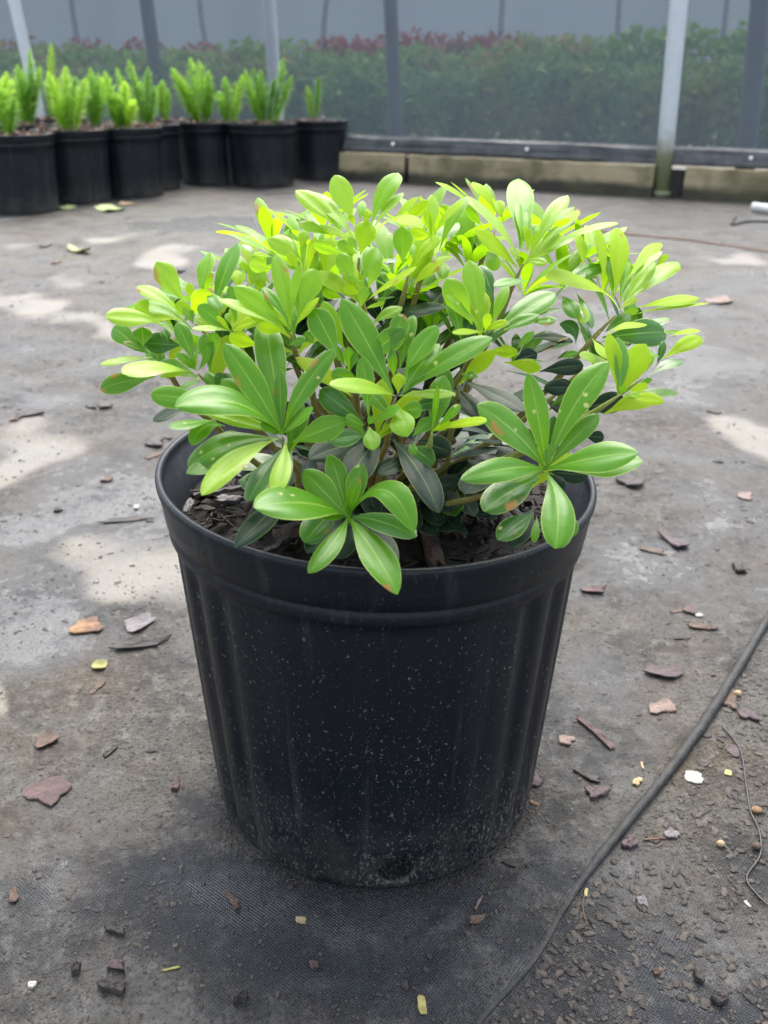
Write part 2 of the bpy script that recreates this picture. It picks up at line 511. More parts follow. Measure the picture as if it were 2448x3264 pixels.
def field(patches):
    f = np.zeros(len(gv))
    for (cx, cy, rx, ry, ang, amp) in patches:
        c = GD(cx, cy)
        ca, sa = math.cos(math.radians(ang)), math.sin(math.radians(ang))
        a = GD(cx + rx * ca, cy - rx * sa) - c
        b = GD(cx + ry * sa, cy + ry * ca) - c
        Mx = np.array([[a.x, b.x], [a.y, b.y]])
        uv = np.linalg.solve(Mx, np.stack([gv[:, 0] - c.x, gv[:, 1] - c.y]))
        sel = np.hypot(uv[0], uv[1]) < 3
        w1, w2 = WARP[0] * 0.55 + WARP[2] * 0.35, WARP[1] * 0.75 + WARP[3] * 0.45
        f = np.where(sel, np.maximum(f, amp * (1 - sstep(0.25, 1.45, np.hypot(uv[0] + w1, uv[1] + w2)))), f)
    return f


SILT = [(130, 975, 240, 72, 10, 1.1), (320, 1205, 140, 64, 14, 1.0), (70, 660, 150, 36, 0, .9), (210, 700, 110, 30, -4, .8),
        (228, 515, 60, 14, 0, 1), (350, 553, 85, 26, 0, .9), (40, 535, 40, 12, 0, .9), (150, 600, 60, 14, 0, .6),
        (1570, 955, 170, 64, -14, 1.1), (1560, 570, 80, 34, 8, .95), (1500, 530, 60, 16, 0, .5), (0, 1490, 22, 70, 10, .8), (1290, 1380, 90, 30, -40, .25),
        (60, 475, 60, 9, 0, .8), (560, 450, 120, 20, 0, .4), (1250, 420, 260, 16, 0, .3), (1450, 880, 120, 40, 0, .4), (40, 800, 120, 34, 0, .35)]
BARE = [(560, 2120, 950, 230, 0, 1), (800, 1960, 460, 150, 0, 1), (150, 1900, 260, 120, 0, .45), (1450, 1950, 300, 220, 0, .55), (520, 1800, 120, 90, 0, .7), (1200, 2050, 220, 140, 40, .9), (1500, 2120, 260, 140, 0, .9),
        (60, 1950, 90, 80, 0, .6), (1330, 1540, 190, 90, 0, .6), (1150, 1850, 140, 90, 40, .8), (1480, 1960, 120, 60, 0, .6), (1550, 1700, 80, 50, 0, .3)]
WET = [(1330, 1420, 150, 90, 0, .13), (250, 1000, 90, 30, 10, .1), (90, 1360, 190, 60, 8, .22), (280, 1090, 140, 60, 12, .22), (250, 1690, 160, 90, 0, .03),
       (1500, 740, 190, 80, 0, .26), (120, 860, 200, 50, 0, .2), (200, 760, 160, 30, 0, .2), (1400, 1200, 170, 70, 0, .16), (120, 1180, 200, 50, 10, .2), (1560, 620, 120, 20, 0, .25), (420, 490, 200, 14, 0, .25), (560, 2000, 200, 80, 0, .15), (1480, 830, 160, 40, 0, .15), (1350, 1600, 160, 90, 0, .03)]
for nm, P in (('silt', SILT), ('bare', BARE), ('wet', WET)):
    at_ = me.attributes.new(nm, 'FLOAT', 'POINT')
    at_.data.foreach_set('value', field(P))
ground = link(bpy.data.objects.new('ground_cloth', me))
tag(ground, 'muddy black woven ground cloth with pale dried silt stains', None, None, 'structure')

# rolled hem of the overlapping cloth
hp, hr = [], []
for i in range(len(HEM) - 1):
    for k in range(14):
        t = k / 14
        p0, p1, p2, p3 = HEM[max(i - 1, 0)], HEM[i], HEM[i + 1], HEM[min(i + 2, len(HEM) - 1)]
        hp.append(0.5 * ((2 * p1) + (p2 - p0) * t + (2 * p0 - 5 * p1 + 4 * p2 - p3) * t * t + (3 * p1 - p0 - 3 * p2 + p3) * t ** 3)); hr.append(i + t)
hv = []
N = 14
for i, p in enumerate(hp):
    t = (hp[min(i + 1, len(hp) - 1)] - hp[max(i - 1, 0)]); t.z = 0; t.normalize()
    s = t.cross(Vector((0, 0, 1)))
    fr = hr[i]
    wob = 1 + 0.05 * math.sin(i * 0.23) + 0.03 * mnoise.noise(Vector((i * .5, 0, 0)))
    lo_ = min(1, max(0, (fr - 3) / 2.5))
    rw = (0.0040 - 0.0018 * lo_) * wob
    rh = (0.0042 - 0.0027 * lo_) * wob
    side = s * (0.0010 * math.sin(i * 0.13) + 0.0006 * mnoise.noise(Vector((i * .3, 3, 0))))
    for k in range(N):
        an = 2 * math.pi * k / N
        hv.append(p + side + s * math.cos(an) * rw + Vector((0, 0, rh * 0.62 + math.sin(an) * rh)))
hem = mobj('rolled_hem', hv, grid_faces(len(hp), N, True), MAT['hem'], ground)

# ------------------------------------------------------------------ the potted shrub
POT_H = 0.249
potted = empty('potted_shrub', POTC, 'round bright green shrub in a black ribbed nursery pot standing in front', 'potted plant')


def build_pot(parent, base, H, R, mat, hole_az=None, seg=160, rot=0.0, wide_front=True, detail=True, dents=0.0, tilt=(0, 0)):
    """black nursery pot: fluted wall, stepped rim band, rolled lip, inner ledges"""
    s = R / 0.138
    k = H / 0.245
    prof = [(0.113, 0.0), (0.1158, 0.0012), (0.1175, 0.005), (0.1186, 0.010)]          # base, chamfer
    nb = 30 if detail else 8
    for i in range(1, nb + 1):
        z = 0.010 + (0.2075 - 0.010) * i / nb
        prof.append((0.1186 + (0.1305 - 0.1186) * (z - 0.01) / 0.1975, z))
    body_last = len(prof) - 1
    prof += [(0.1318, 0.2082), (0.1326, 0.2090), (0.1334, 0.2105), (0.1336, 0.2158), (0.1326, 0.2170), (0.1328, 0.2184), (0.1346, 0.2194),
             (0.1356, 0.2285), (0.1368, 0.2360), (0.1379, 0.2400), (0.1381, 0.2425), (0.1374, 0.2444), (0.1358, 0.2450), (0.1342, 0.2444), (0.1334, 0.2425),
             (0.1330, 0.2370), (0.1312, 0.2362), (0.1305, 0.2290), (0.1282, 0.2280), (0.1275, 0.2150), (0.1262, 0.2140), (0.1235, 0.150), (0.1150, 0.004), (0.0, 0.004)]
    vs = []
    for i, (r, z) in enumerate(prof):
        for j in range(seg):
            th = 2 * math.pi * j / seg
            a = (math.degrees(th) + 180) % 360 - 180           # 0 = the flat front (towards -Y)
            rr = r
            if i <= body_last and i >= 1:
                zf = min(1, (z - 0.0) / 0.010) * min(1, max(0, (0.2085 - z) / 0.008))
                aa = abs(a)
                if aa > 90: aa = 180 - aa
                if aa > 36:
                    ph = (aa - 36) / 13.5
                    fl = 0.5 - 0.5 * math.cos(2 * math.pi * ph)
                    fl = fl ** 1.6
                    rr = r - 0.0038 * fl * zf * min(1, (aa - 36) / 8)
                else:
                    rr = r - 0.0007 * (0.5 - 0.5 * math.cos(2 * math.pi * aa / 12.0)) * zf
                rr += dents * math.sin(3 * th + 9 * z) * 0.4
            ex, ey = rr * s * math.sin(th + rot), -rr * s * math.cos(th + rot)
            wz = max(0.0, z / 0.245 - 0.05) ** 1.5
            vs.append((base.x + ex, base.y + ey, base.z + z * k + (ex * tilt[0] + ey * tilt[1]) * wz))
    fs = grid_faces(len(prof), seg, True)
    fs.append(tuple(range(seg - 1, -1, -1)))
    if hole_az is not None:                                    # cut the drainage hole through the wall
        hc = Vector((base.x + 0.117 * math.sin(hole_az), base.y - 0.117 * math.cos(hole_az), base.z + 0.0185))
        right = Vector((math.cos(hole_az), math.sin(hole_az), 0))
        kill, hr_ = set(), 0.0112
        def uvh(v):
            d = Vector(v) - hc
            return d.dot(right), d.z / 0.92
        nlow = (body_last + 1) * seg
        for fi, f in enumerate(fs):
            if max(f) < nlow and len(f) == 4 and min(f) >= seg:
                c = sum((Vector(vs[i]) for i in f), Vector()) / 4
                if (c - hc).length < 0.03:
                    u_, v_ = uvh(c)
                    if math.hypot(u_, v_) < hr_:
                        kill.add(fi)
        keepv = set(i for fi, f in enumerate(fs) if fi not in kill for i in f)
        rimv = set(i for fi in kill for i in fs[fi]) & keepv
        for i in rimv:
            u_, v_ = uvh(vs[i]); m = hr_ / max(1e-6, math.hypot(u_, v_))
            if m < 3:
                v = Vector(vs[i]) + right * u_ * (m - 1)
                v.z = max(0.0015, hc.z + v_ * m * 0.92)
                vs[i] = tuple(v)
        # short tunnel inward
        edges = {}
        for fi in kill:
            f = fs[fi]
            for a_, b_ in zip(f, f[1:] + f[:1]):
                edges[(a_, b_)] = 1
        inner = {}
        cen = Vector((base.x, base.y, 0))
        for i in rimv:
            v = Vector(vs[i]); d = cen - v; d.z = 0; d.normalize()
            inner[i] = len(vs); vs.append(tuple(v + d * 0.0030))
        new = []
        for (a_, b_) in edges:
            if (b_, a_) not in edges and a_ in inner and b_ in inner:
                new.append((a_, b_, inner[b_], inner[a_]))
        fs = [f for fi, f in enumerate(fs) if fi not in kill] + new
    return mobj('pot', vs, fs, mat, parent, base)


pot = build_pot(potted, POTC, POT_H, 0.1373, MAT['pot'], hole_az=math.radians(6.5), seg=320, tilt=(-0.042, -0.014))
for p in pot.data.polygons[-1:]:
    pass


def soil_disc(parent, base, r, z, mat, amp=0.006, rings=14, seg=48, name='soil', sc=40):
    vs, fs = [], []
    for i in range(rings + 1):
        rr = r * i / rings
        for j in range(seg):
            th = 2 * math.pi * j / seg
            x, y = rr * math.cos(th), rr * math.sin(th)
            hz = amp * (mnoise.noise(Vector((x * sc + base.x * 9, y * sc, 1.7))) + 0.6 * mnoise.noise(Vector((x * sc * 2.7, y * sc * 2.7, base.y * 5))))
            vs.append((base.x + x, base.y + y, base.z + z + hz))
    fs = grid_faces(rings + 1, seg, True)
    return mobj(name, vs, fs, mat, parent, base + Vector((0, 0, z)))


soil = soil_disc(potted, POTC, 0.1275, 0.2190, MAT['soil'], 0.0045, 34, 110)
# soil seen in the drainage hole
vs, fs = [], []
for i in range(7):
    for j in range(9):
        th = math.radians(6.5 - 8 + 16 * j / 8)
        r = 0.1115 + 0.0022 * mnoise.noise(Vector((i * 1.3, j * 1.7, 3)))
        vs.append((POTC.x + r * math.sin(th), POTC.y - r * math.cos(th), 0.006 + 0.026 * i / 6))
plug = mobj('root_ball', vs, grid_faces(7, 9), MAT['soil'], potted, POTC)


def slab(c, a, b, n, th, seed, nx=7, ny=4, jag=0.25, curl=0.0, curl_w=0.0):
    """irregular bark slab: long half-axis a, short half-axis b, up n, thickness th"""
    r = random.Random(seed)
    tops, bots = [], []
    la = a.length
    offs = [r.uniform(-jag, jag) for _ in range(ny)], [r.uniform(-jag, jag) for _ in range(ny)]
    wd, cw_ = [], r.uniform(0.7, 1.0)
    for i in range(nx):
        cw_ = min(1.15, max(0.5, cw_ + r.uniform(-jag, jag) * 0.55))
        wd.append(cw_)
    wd[0] *= r.uniform(0.5, 0.9); wd[-1] *= r.uniform(0.3, 0.85)
    mid_ = [r.uniform(-jag, jag) * 0.35 for _ in range(nx)]
    sk = r.uniform(-0.35, 0.35)
    for i in range(nx):
        u = -1 + 2 * i / (nx - 1)
        for j in range(ny):
            v = -1 + 2 * j / (ny - 1)
            uu = u + (offs[0][j] if i == 0 else offs[1][j] if i == nx - 1 else r.uniform(-.05, .05)) * 0.8
            vv = v * wd[i] + sk * u * 0.5 + mid_[i]
            h = curl * la * (u * u) + curl_w * b.length * v * v + r.uniform(-0.25, 0.25) * th
            p = c + a * uu + b * vv + n * h
            tops.append(p + n * th * 0.5 * (0.6 if abs(v) == 1 or i in (0, nx - 1) else 1))
            bots.append(p - n * th * 0.5)
    vs = tops + bots
    o = nx * ny
    fs = grid_faces(nx, ny) + [tuple(reversed([k + o for k in f])) for f in grid_faces(nx, ny)]
    ring = [j for j in range(ny)] + [i * ny + ny - 1 for i in range(1, nx)] + [(nx - 1) * ny + j for j in range(ny - 2, -1, -1)] + [i * ny for i in range(nx - 2, 0, -1)]
    for x, y in zip(ring, ring[1:] + ring[:1]):
        fs.append((x, x + o, y + o, y))
    return vs, fs


# loose bark covering the soil: small bits joined, the ones that can be picked out are chips of their own
vs, fs = [], []
for k in range(1100):
    a_ = random.uniform(0, 2 * math.pi); r_ = 0.120 * math.sqrt(random.random())
    c = POTC + Vector((r_ * math.cos(a_), r_ * math.sin(a_), 0.2215 + random.uniform(-0.001, 0.004)))
    d = Vector((random.gauss(0, 1), random.gauss(0, 1), random.gauss(0, 0.35))).normalized()
    n = (Vector((random.gauss(0, .35), random.gauss(0, .35), 1))); n = (n - d * n.dot(d)).normalized()
    L = random.choice([0.0012, 0.0016, 0.002, 0.003, 0.004, 0.006]); W = L * random.uniform(0.2, 0.55)
    v, f = slab(c, d * L, n.cross(d) * W, n, 0.0009, k, 4, 3)
    fs += [tuple(i + len(vs) for i in q_) for q_ in f]; vs += v
tag(mobj('bark_litter', vs, fs, MAT['bark'], soil, POTC + Vector((0, 0, 0.22)), smooth=False), 'dark wet bark crumbs covering the soil', None, None, 'stuff')


def soil_chip(px, py, L, W, ang, m, tilt=0.1, th=0.003, seed=1):
    c = G(px, py, 0.2265)
    d = (G(px + 20 * math.cos(math.radians(ang)), py - 20 * math.sin(math.radians(ang)), 0.2265) - c).normalized()
    n = Vector((random.gauss(0, tilt), random.gauss(0, tilt), 1)); n = (n - d * n.dot(d)).normalized()
    v, f = slab(c, d * L / 2, n.cross(d) * W / 2, n, th, seed, 8, 4, 0.2)
    return mobj('bark_chip', v, f, MAT[m], soil, c, smooth=False)


soil_chip(1372, 1728, 0.062, 0.011, -72, 'chip_brown', 0.1, 0.006, 3)['label'] = 'long brown splinter of bark'
soil_chip(925, 1698, 0.024, 0.012, 20, 'chip_brown', 0.2, 0.003, 5)
soil_chip(935, 1520, 0.020, 0.008, 15, 'chip_pink', 0.2, 0.003, 6)['label'] = 'pinkish grey bark chip'
soil_chip(775, 1500, 0.020, 0.010, 40, 'chip_purple', 0.3, 0.003, 7)
soil_chip(735, 1590, 0.016, 0.008, 0, 'chip_grey', 0.3, 0.003, 8)
soil_chip(600, 1610, 0.017, 0.005, 60, 'chip_grey', 0.3, 0.002, 9)
soil_chip(700, 1565, 0.034, 0.012, 10, 'chip_dark', 0.3, 0.003, 10)
soil_chip(1810, 1670, 0.016, 0.010, -30, 'chip_grey', 0.3, 0.003, 11)
soil_chip(1560, 1650, 0.022, 0.004, -70, 'chip_dark', 0.3, 0.003, 12)
soil_chip(1650, 1640, 0.026, 0.006, -50, 'chip_dark', 0.3, 0.003, 13)
soil_chip(880, 1740, 0.024, 0.006, 30, 'chip_dark', 0.3, 0.003, 14)
soil_chip(1450, 1670, 0.030, 0.008, -60, 'chip_brown', 0.3, 0.003, 15)

# ------------------------------------------------------------------ leaves
LEAFN = [0]


def leaf_mesh(B, T, W, Nrm, arch=0.06, bow=None, fold=0.2, seed=0, nu=6, nv=13, sharp=0.0):
    """spoon-shaped leaf from base B to tip T; Nrm = the upper side. Returns verts, faces, uvs"""
    r = random.Random(seed)
    L = (T - B).length
    D = (T - B).normalized()
    Nrm = (Nrm - D * Nrm.dot(D)).normalized()
    C = (B + T) / 2 + Nrm * arch * L * 2 + (bow if bow is not None else Vector())
    peak = r.uniform(0.60, 0.70)
    sharp = r.uniform(0.0, 0.75)
    wav, ph = r.uniform(0.0, 0.07), r.uniform(0, 6)
    asym = r.uniform(-0.06, 0.06)
    tw = r.uniform(-0.12, 0.12)
    droop = r.uniform(0.0, 0.10)
    vs, uv = [], []
    for i in range(nv + 1):
        t = i / nv
        t = 1 - (1 - t) ** 1.25 if t > 0 else 0
        P = bez(B, C, T, t)
        tan = (bez(B, C, T, min(1, t + 0.02)) - bez(B, C, T, max(0, t - 0.02))).normalized()
        n = (Nrm - tan * Nrm.dot(tan)).normalized()
        s = tan.cross(n)
        n2 = n * math.cos(tw * t) + s * math.sin(tw * t)
        s2 = tan.cross(n2)
        if t < peak:
            x = t / peak
            w = 0.055 + 0.945 * (x * x * (3 - 2 * x)) ** 0.92 if x > 0 else 0.055
        else:
            x = (t - peak) / (1 - peak)
            w = max(0.0, 1 - x ** (2.4 - sharp)) ** (0.52 + 0.25 * sharp)
        if i == nv: w = 0.03
        w *= W / 2
        P = P - n2 * droop * L * max(0, t - 0.7) ** 2 * 2
        for j in range(nu + 1):
            u = -1 + 2 * j / nu
            a = abs(u)
            hgt = w * (fold * 1.7 * a - fold * 1.55 * a * a * (0.6 + 0.8 * t)) + w * wav * math.sin(9 * t + ph + (1.5 if u > 0 else 0)) * a
            vs.append(P + s2 * (u * w * (1 + asym * u)) + n2 * hgt)
            uv.append((0.5 + u / 2, t))
    return vs, grid_faces(nv + 1, nu + 1), uv


TILE = {1: (300, 700, 600 / 1659), 2: (800, 520, 600 / 1659), 3: (1350, 520, 600 / 1659), 4: (1750, 620, 600 / 1659),
        5: (450, 950, 600 / 1659), 6: (950, 900, 650 / 1659), 7: (1450, 1100, 650 / 1659), 8: (700, 1400, 700 / 1659)}
ELC, ELR = Vector((-0.004, 0.508, 0.208)), Vector((0.180, 0.165, 0.205))


def dome(px, py, s=1.0):           # where the sight line meets the crown's dome (scaled by s)
    r = ray(px, py)
    R = ELR * s
    o = Vector(((CAM - ELC)[i] / R[i] for i in range(3)))
    d = Vector((r[i] / R[i] for i in range(3)))
    a, b, c = d.dot(d), o.dot(d), o.dot(o) - 1
    disc = b * b - a * c
    k = (-b - math.sqrt(disc)) / a if disc > 0 else -b / a
    return k                        # depth along the view axis (ray has unit forward component)


# every rosette: (tile, centre x, centre y, dome scale, [leaves])   leaf: tip x, tip y, width, kind[, base x, base y[, bow]]
ROS = [
 (8, 970, 588, 1.0, [(262, 505, 235, 'm'), (690, 565, 95, 'm'), (830, 108, 165, 'm'), (632, 235, 210, 'm'), (1052, 288, 98, 'm'), (975, 488, 75, 'm'),
   (1470, 705, 190, 'm', 970, 588, .32), (1490, 735, 140, 'g'), (1345, 1165, 255, 'm'), (668, 1005, 135, 'm', 970, 588, .06),
   (640, 775, 230, 'g', 900, 480), (890, 905, 240, 'd', 975, 560), (1335, 940, 190, 'd', 990, 560), (660, 860, 200, 'd', 940, 560), (118, 812, 160, 'd', 560, 420)]),
 (7, 738, 1012, 1.0, [(185, 480, 270, 'm'), (500, 690, 105, 'm'), (600, 228, 205, 'm'), (768, 805, 68, 'm'), (1258, 128, 215, 'm', 738, 1012, .05), (1172, 560, 155, 'm'),
   (1490, 870, 270, 'm'), (1530, 940, 245, 'm'), (45, 1095, 205, 'm'), (483, 1120, 115, 'm'), (232, 1345, 250, 'g', 690, 1090), (815, 1655, 275, 'm', 738, 1030, .05),
   (348, 1585, 185, 'g', 640, 1375), (440, 1640, 210, 'd', 640, 1330), (960, 1555, 150, 'm', 880, 1330), (640, 1605, 70, 'm', 665, 1390), (880, 1190, 140, 'd', 760, 1040), (810, 575, 120, 'g', 745, 990),
   (1080, 1060, 160, 'd', 760, 1030)]),
 (5, 1240, 1205, 1.0, [(735, 402, 240, 'm'), (712, 715, 230, 'm'), (298, 950, 285, 'm', 1240, 1205, -.13), (545, 995, 160, 'p'), (1085, 168, 270, 'm'), (1220, 617, 115, 'm'),
   (1712, 440, 165, 'm'), (1512, 972, 90, 'm', 1240, 1205, -.06), (1805, 1085, 235, 'm', 1330, 1270), (408, 1490, 240, 'm', 1210, 1240, -.06), (532, 1735, 190, 'p', 1215, 1240, -.05), (1165, 1758, 170, 'p', 1270, 1260, .05),
   (400, 1545, 130, 'm', 800, 1440), (448, 1300, 160, 'm', 740, 1130, -.2), (252, 1145, 95, 'm', 640, 1080), (655, 1235, 130, 'g', 1000, 1235), (110, 1088, 120, 'd', 520, 930),
   (1050, 1112, 80, 'm'), (945, 1790, 210, 'g', 1240, 1330), (82, 850, 210, 'm', 620, 930), (1240, 1680, 130, 'g', 1330, 1330)]),
 (5, 485, 640, 1.0, [(318, 212, 150, 'm', 480, 590), (312, 482, 85, 'm'), (404, 535, 85, 'm'), (502, 398, 45, 'm'), (606, 436, 75, 'm', 500, 640, -.05), (575, 648, 110, 'm', 670, 850),
   (560, 312, 155, 'm', 610, 640), (-170, 660, 150, 'p', 450, 655), (165, 695, 65, 'y', 440, 655), (350, 805, 70, 'm', 530, 720), (735, 660, 150, 'g', 660, 830)]),
 (1, 520, 1215, 1.0, [(52, 1272, 85, 'p'), (48, 1495, 200, 'm', 545, 1385), (165, 945, 190, 'm', 420, 1150), (255, 1080, 60, 'm', 430, 1165), (320, 1058, 115, 'm', 490, 1190),
   (428, 1085, 200, 'g', 780, 1110), (425, 945, 180, 'm', 430, 1120), (620, 960, 100, 'g', 660, 1100)]),
 (1, 880, 890, 1.0, [(545, 368, 230, 'p', 800, 740), (375, 583, 140, 'p', 760, 830), (105, 850, 185, 'p', 620, 900), (345, 905, 120, 'y', 780, 885), (390, 713, 165, 'y', 490, 850),
   (238, 795, 210, 'm', 860, 965, -.10), (842, 558, 85, 'y', 850, 720), (1022, 282, 170, 'm', 930, 660), (1262, 198, 205, 'm', 1050, 800), (1035, 468, 85, 'm', 970, 650),
   (1030, 640, 250, 'y', 850, 830), (718, 735, 150, 'y', 890, 850), (640, 698, 55, 'y', 730, 780), (800, 745, 115, 'm', 880, 930), (1110, 800, 130, 'm', 1000, 640)]),
 (1, 1200, 985, 1.0, [(915, 755, 150, 'm'), (892, 868, 140, 'p'), (866, 958, 70, 'p'), (1078, 852, 55, 'y'), (1482, 885, 120, 'y'), (1184, 1020, 160, 'y', 1450, 1110),
   (1168, 825, 65, 'm', 1210, 940), (1200, 575, 120, 'm', 1250, 900), (1230, 760, 110, 'y', 1240, 930), (1060, 990, 150, 'm', 1010, 1290)]),
 (2, 345, 1470, 1.0, [(222, 798, 175, 'm', 340, 1430), (108, 1090, 105, 'm', 310, 1380), (140, 1258, 100, 'y'), (356, 1208, 38, 'm'), (432, 897, 80, 'm', 370, 1380), (585, 935, 220, 'm', 420, 1330),
   (602, 1190, 85, 'y', 375, 1480), (-150, 1085, 215, 'm', 300, 1440), (-285, 1195, 120, 'p', 300, 1470), (480, 1555, 75, 'm', 330, 1610), (460, 1010, 200, 'm', 420, 1380), (50, 1440, 120, 'y', 300, 1480)]),
 (6, 795, 925, 1.0, [(355, 132, 265, 'm', 775, 900), (258, 830, 130, 'p'), (1582, 442, 185, 'm', 830, 920), (1285, 905, 95, 'p', 820, 925), (762, 542, 85, 'm', 780, 780), (820, 738, 130, 'y', 812, 905),
   (850, 255, 160, 'm', 745, 600), (938, 262, 130, 'm', 820, 740), (868, 378, 195, 'm', 540, 610), (1140, 355, 170, 'm', 860, 760), (1120, 448, 110, 'm', 840, 830), (1150, 500, 210, 'm', 850, 890),
   (930, 702, 50, 'y', 880, 810), (1175, 965, 120, 'g', 890, 1030), (888, 1255, 225, 'n', 812, 1015), (128, 208, 225, 'm', 345, 640), (1010, 1030, 150, 'm', 830, 1040)]),
 (6, 572, 1162, 1.0, [(388, 1098, 90, 'm', 545, 1168), (825, 1018, 90, 'm', 600, 1150), (525, 600, 150, 'm', 575, 1110), (612, 1365, 160, 'n', 582, 1180), (240, 1292, 170, 'g', 560, 1245),
   (175, 872, 200, 'g', 540, 1150), (605, 1085, 60, 'm'), (270, 740, 140, 'm', 500, 800)]),
 (6, 1092, 1212, 1.0, [(1245, 1142, 85, 'y'), (1535, 1122, 80, 'y'), (1322, 1003, 75, 'm', 1150, 1170), (1136, 838, 45, 'm'), (1092, 1102, 120, 'm', 930, 1250), (960, 1402, 75, 'm', 903, 1310)]),
 (6, 420, 720, 0.97, [(410, 522, 90, 'm', 415, 740), (270, 490, 80, 'm', 390, 700), (480, 560, 70, 'm', 425, 720), (200, 150, 150, 'm', 380, 560), (60, 400, 130, 'm', 130, 500)]),
 (3, 520, 1492, 0.98, [(400, 850, 220, 'm', 515, 1470), (195, 1018, 240, 'm', 430, 1420), (200, 1163, 85, 'm'), (240, 1203, 140, 'm', 330, 1560), (575, 1318, 90, 'y', 545, 1490), (524, 1298, 45, 'm'),
   (740, 1075, 115, 'm', 600, 1450), (1158, 1140, 220, 'm', 620, 1490), (1022, 1335, 115, 'm', 650, 1505), (742, 1403, 85, 'y'), (255, 1500, 75, 'y'), (972, 1478, 80, 'm', 820, 1640),
   (1165, 1385, 90, 'm', 940, 1400), (500, 900, 150, 'g', 620, 1210), (620, 1080, 90, 'm', 930, 1045)]),
 (3, 890, 860, 0.97, [(838, 128, 268, 'm', 850, 760), (880, 425, 98, 'm', 880, 640), (392, 283, 165, 'p', 850, 840), (452, 590, 165, 'y', 840, 940), (900, 545, 85, 'y', 910, 810), (1005, 570, 55, 'y', 930, 810),
   (1272, 282, 140, 'p', 945, 800), (1336, 505, 38, 'm', 930, 835), (1720, 522, 85, 'p', 1040, 820), (1312, 640, 130, 'p', 1030, 840), (1085, 885, 90, 'p'), (1190, 550, 70, 'p', 1000, 780),
   (1332, 380, 55, 'p', 1100, 560), (1315, 452, 50, 'p', 1080, 560), (1000, 540, 90, 'm', 960, 640), (650, 940, 150, 'm', 560, 780), (860, 330, 150, 'm', 870, 760)]),
 (3, 640, 560, 0.95, [(105, 160, 100, 'y', 470, 450), (430, 165, 130, 'y', 640, 440), (640, 330, 130, 'y', 700, 500), (155, 360, 90, 'y', 300, 560), (270, 440, 130, 'p', 620, 640), (380, 380, 100, 'm', 520, 560),
   (230, 620, 70, 'p', 380, 770), (200, 690, 70, 'y', 360, 840), (360, 680, 120, 'g', 500, 870), (470, 590, 130, 'm', 560, 800)]),
 (3, 70, 690, 0.98, [(80, 272, 145, 'p', 60, 640), (348, 325, 90, 'y', 90, 640), (62, 425, 42, 'y'), (8, 400, 90, 'y'), (380, 285, 135, 'm', 140, 770), (140, 640, 115, 'y', -10, 870), (245, 815, 110, 'y', -20, 1010),
   (170, 1020, 130, 'm', 180, 860), (-200, 300, 95, 'm', -60, 560)]),
 (2, 952, 800, 0.98, [(735, 103, 225, 'p', 905, 520), (395, 232, 210, 'p', 790, 590), (530, 245, 165, 'p', 905, 660), (1298, 82, 205, 'm', 1060, 540), (1342, 258, 110, 'p', 1090, 560), (985, 328, 90, 'm', 960, 520),
   (1035, 403, 100, 'y', 1000, 540), (872, 453, 65, 'y', 915, 560), (1035, 505, 225, 'y', 965, 810), (420, 532, 120, 'p', 720, 640), (600, 548, 100, 'y', 935, 740), (1515, 570, 95, 'y', 1090, 640, .14), (1480, 300, 95, 'y', 1250, 520), (1560, 330, 120, 'y', 1330, 560),
   (760, 700, 110, 'm', 940, 800), (870, 640, 80, 'm', 940, 780)]),
 (2, 965, 1080, 0.97, [(1110, 745, 215, 'm', 985, 1045), (1135, 878, 110, 'm', 1025, 1120), (775, 790, 170, 'm', 920, 1055), (838, 983, 65, 'm'), (822, 1080, 115, 'y', 955, 1160), (1000, 1083, 115, 'm', 965, 1280),
   (1455, 918, 95, 'y', 1000, 1230), (545, 703, 120, 'm', 800, 800), (1172, 1235, 50, 'y', 1000, 1290), (1335, 1270, 125, 'm', 1050, 1430), (965, 1030, 50, 'm')]),
 (2, 1395, 930, 0.95, [(1330, 558, 200, 'm', 1340, 900), (1400, 800, 55, 'y'), (1432, 708, 65, 'm'), (1650, 635, 120, 'y', 1440, 915), (1690, 860, 130, 'y', 1420, 1080), (1200, 600, 100, 'm', 1340, 860), (1560, 640, 130, 'y', 1390, 590), (1180, 890, 60, 'g', 1310, 850)]),
 (2, 500, 990, 0.95, [(150, 660, 150, 'p', 430, 870), (215, 630, 140, 'p', 450, 870), (330, 785, 100, 'y', 420, 935), (460, 640, 70, 'm', 460, 960), (568, 650, 85, 'y', 500, 960), (640, 600, 65, 'm', 570, 920), (710, 640, 220, 'y', 640, 990),
   (20, 805, 60, 'y', 190, 830), (-20, 880, 150, 'p', 170, 930), (830, 700, 150, 'y', 660, 990), (370, 670, 90, 'p', 400, 850), (480, 590, 120, 'y', 430, 760), (620, 1010, 110, 'm', 640, 1180), (630, 1130, 100, 'm', 810, 1190)]),
 (1, 1400, 640, 0.92, [(1262, 445, 155, 'y', 1270, 620), (1412, 448, 130, 'y', 1380, 610), (1298, 216, 60, 'g', 1440, 330), (1480, 510, 120, 'y', 1440, 640), (1350, 400, 160, 'p', 1560, 560), (1310, 365, 80, 'y', 1330, 470), (1370, 345, 110, 'p', 1560, 440)]),
 (4, 600, 1035, 1.0, [(610, 285, 215, 'y', 580, 900), (415, 250, 145, 'y', 480, 790), (492, 428, 118, 'm', 560, 930), (988, 416, 110, 'y', 690, 750), (1142, 582, 160, 'p', 650, 975), (930, 590, 165, 'p', 680, 930), (1052, 528, 65, 'y', 930, 640),
   (1158, 640, 40, 'y', 1090, 700), (1324, 910, 140, 'y', 780, 1000), (1412, 955, 60, 'y', 690, 1075), (715, 728, 105, 'm', 620, 970), (775, 908, 75, 'y', 620, 1015), (-30, 730, 150, 'y', 620, 1015, -.06), (500, 620, 165, 'm', 60, 890),
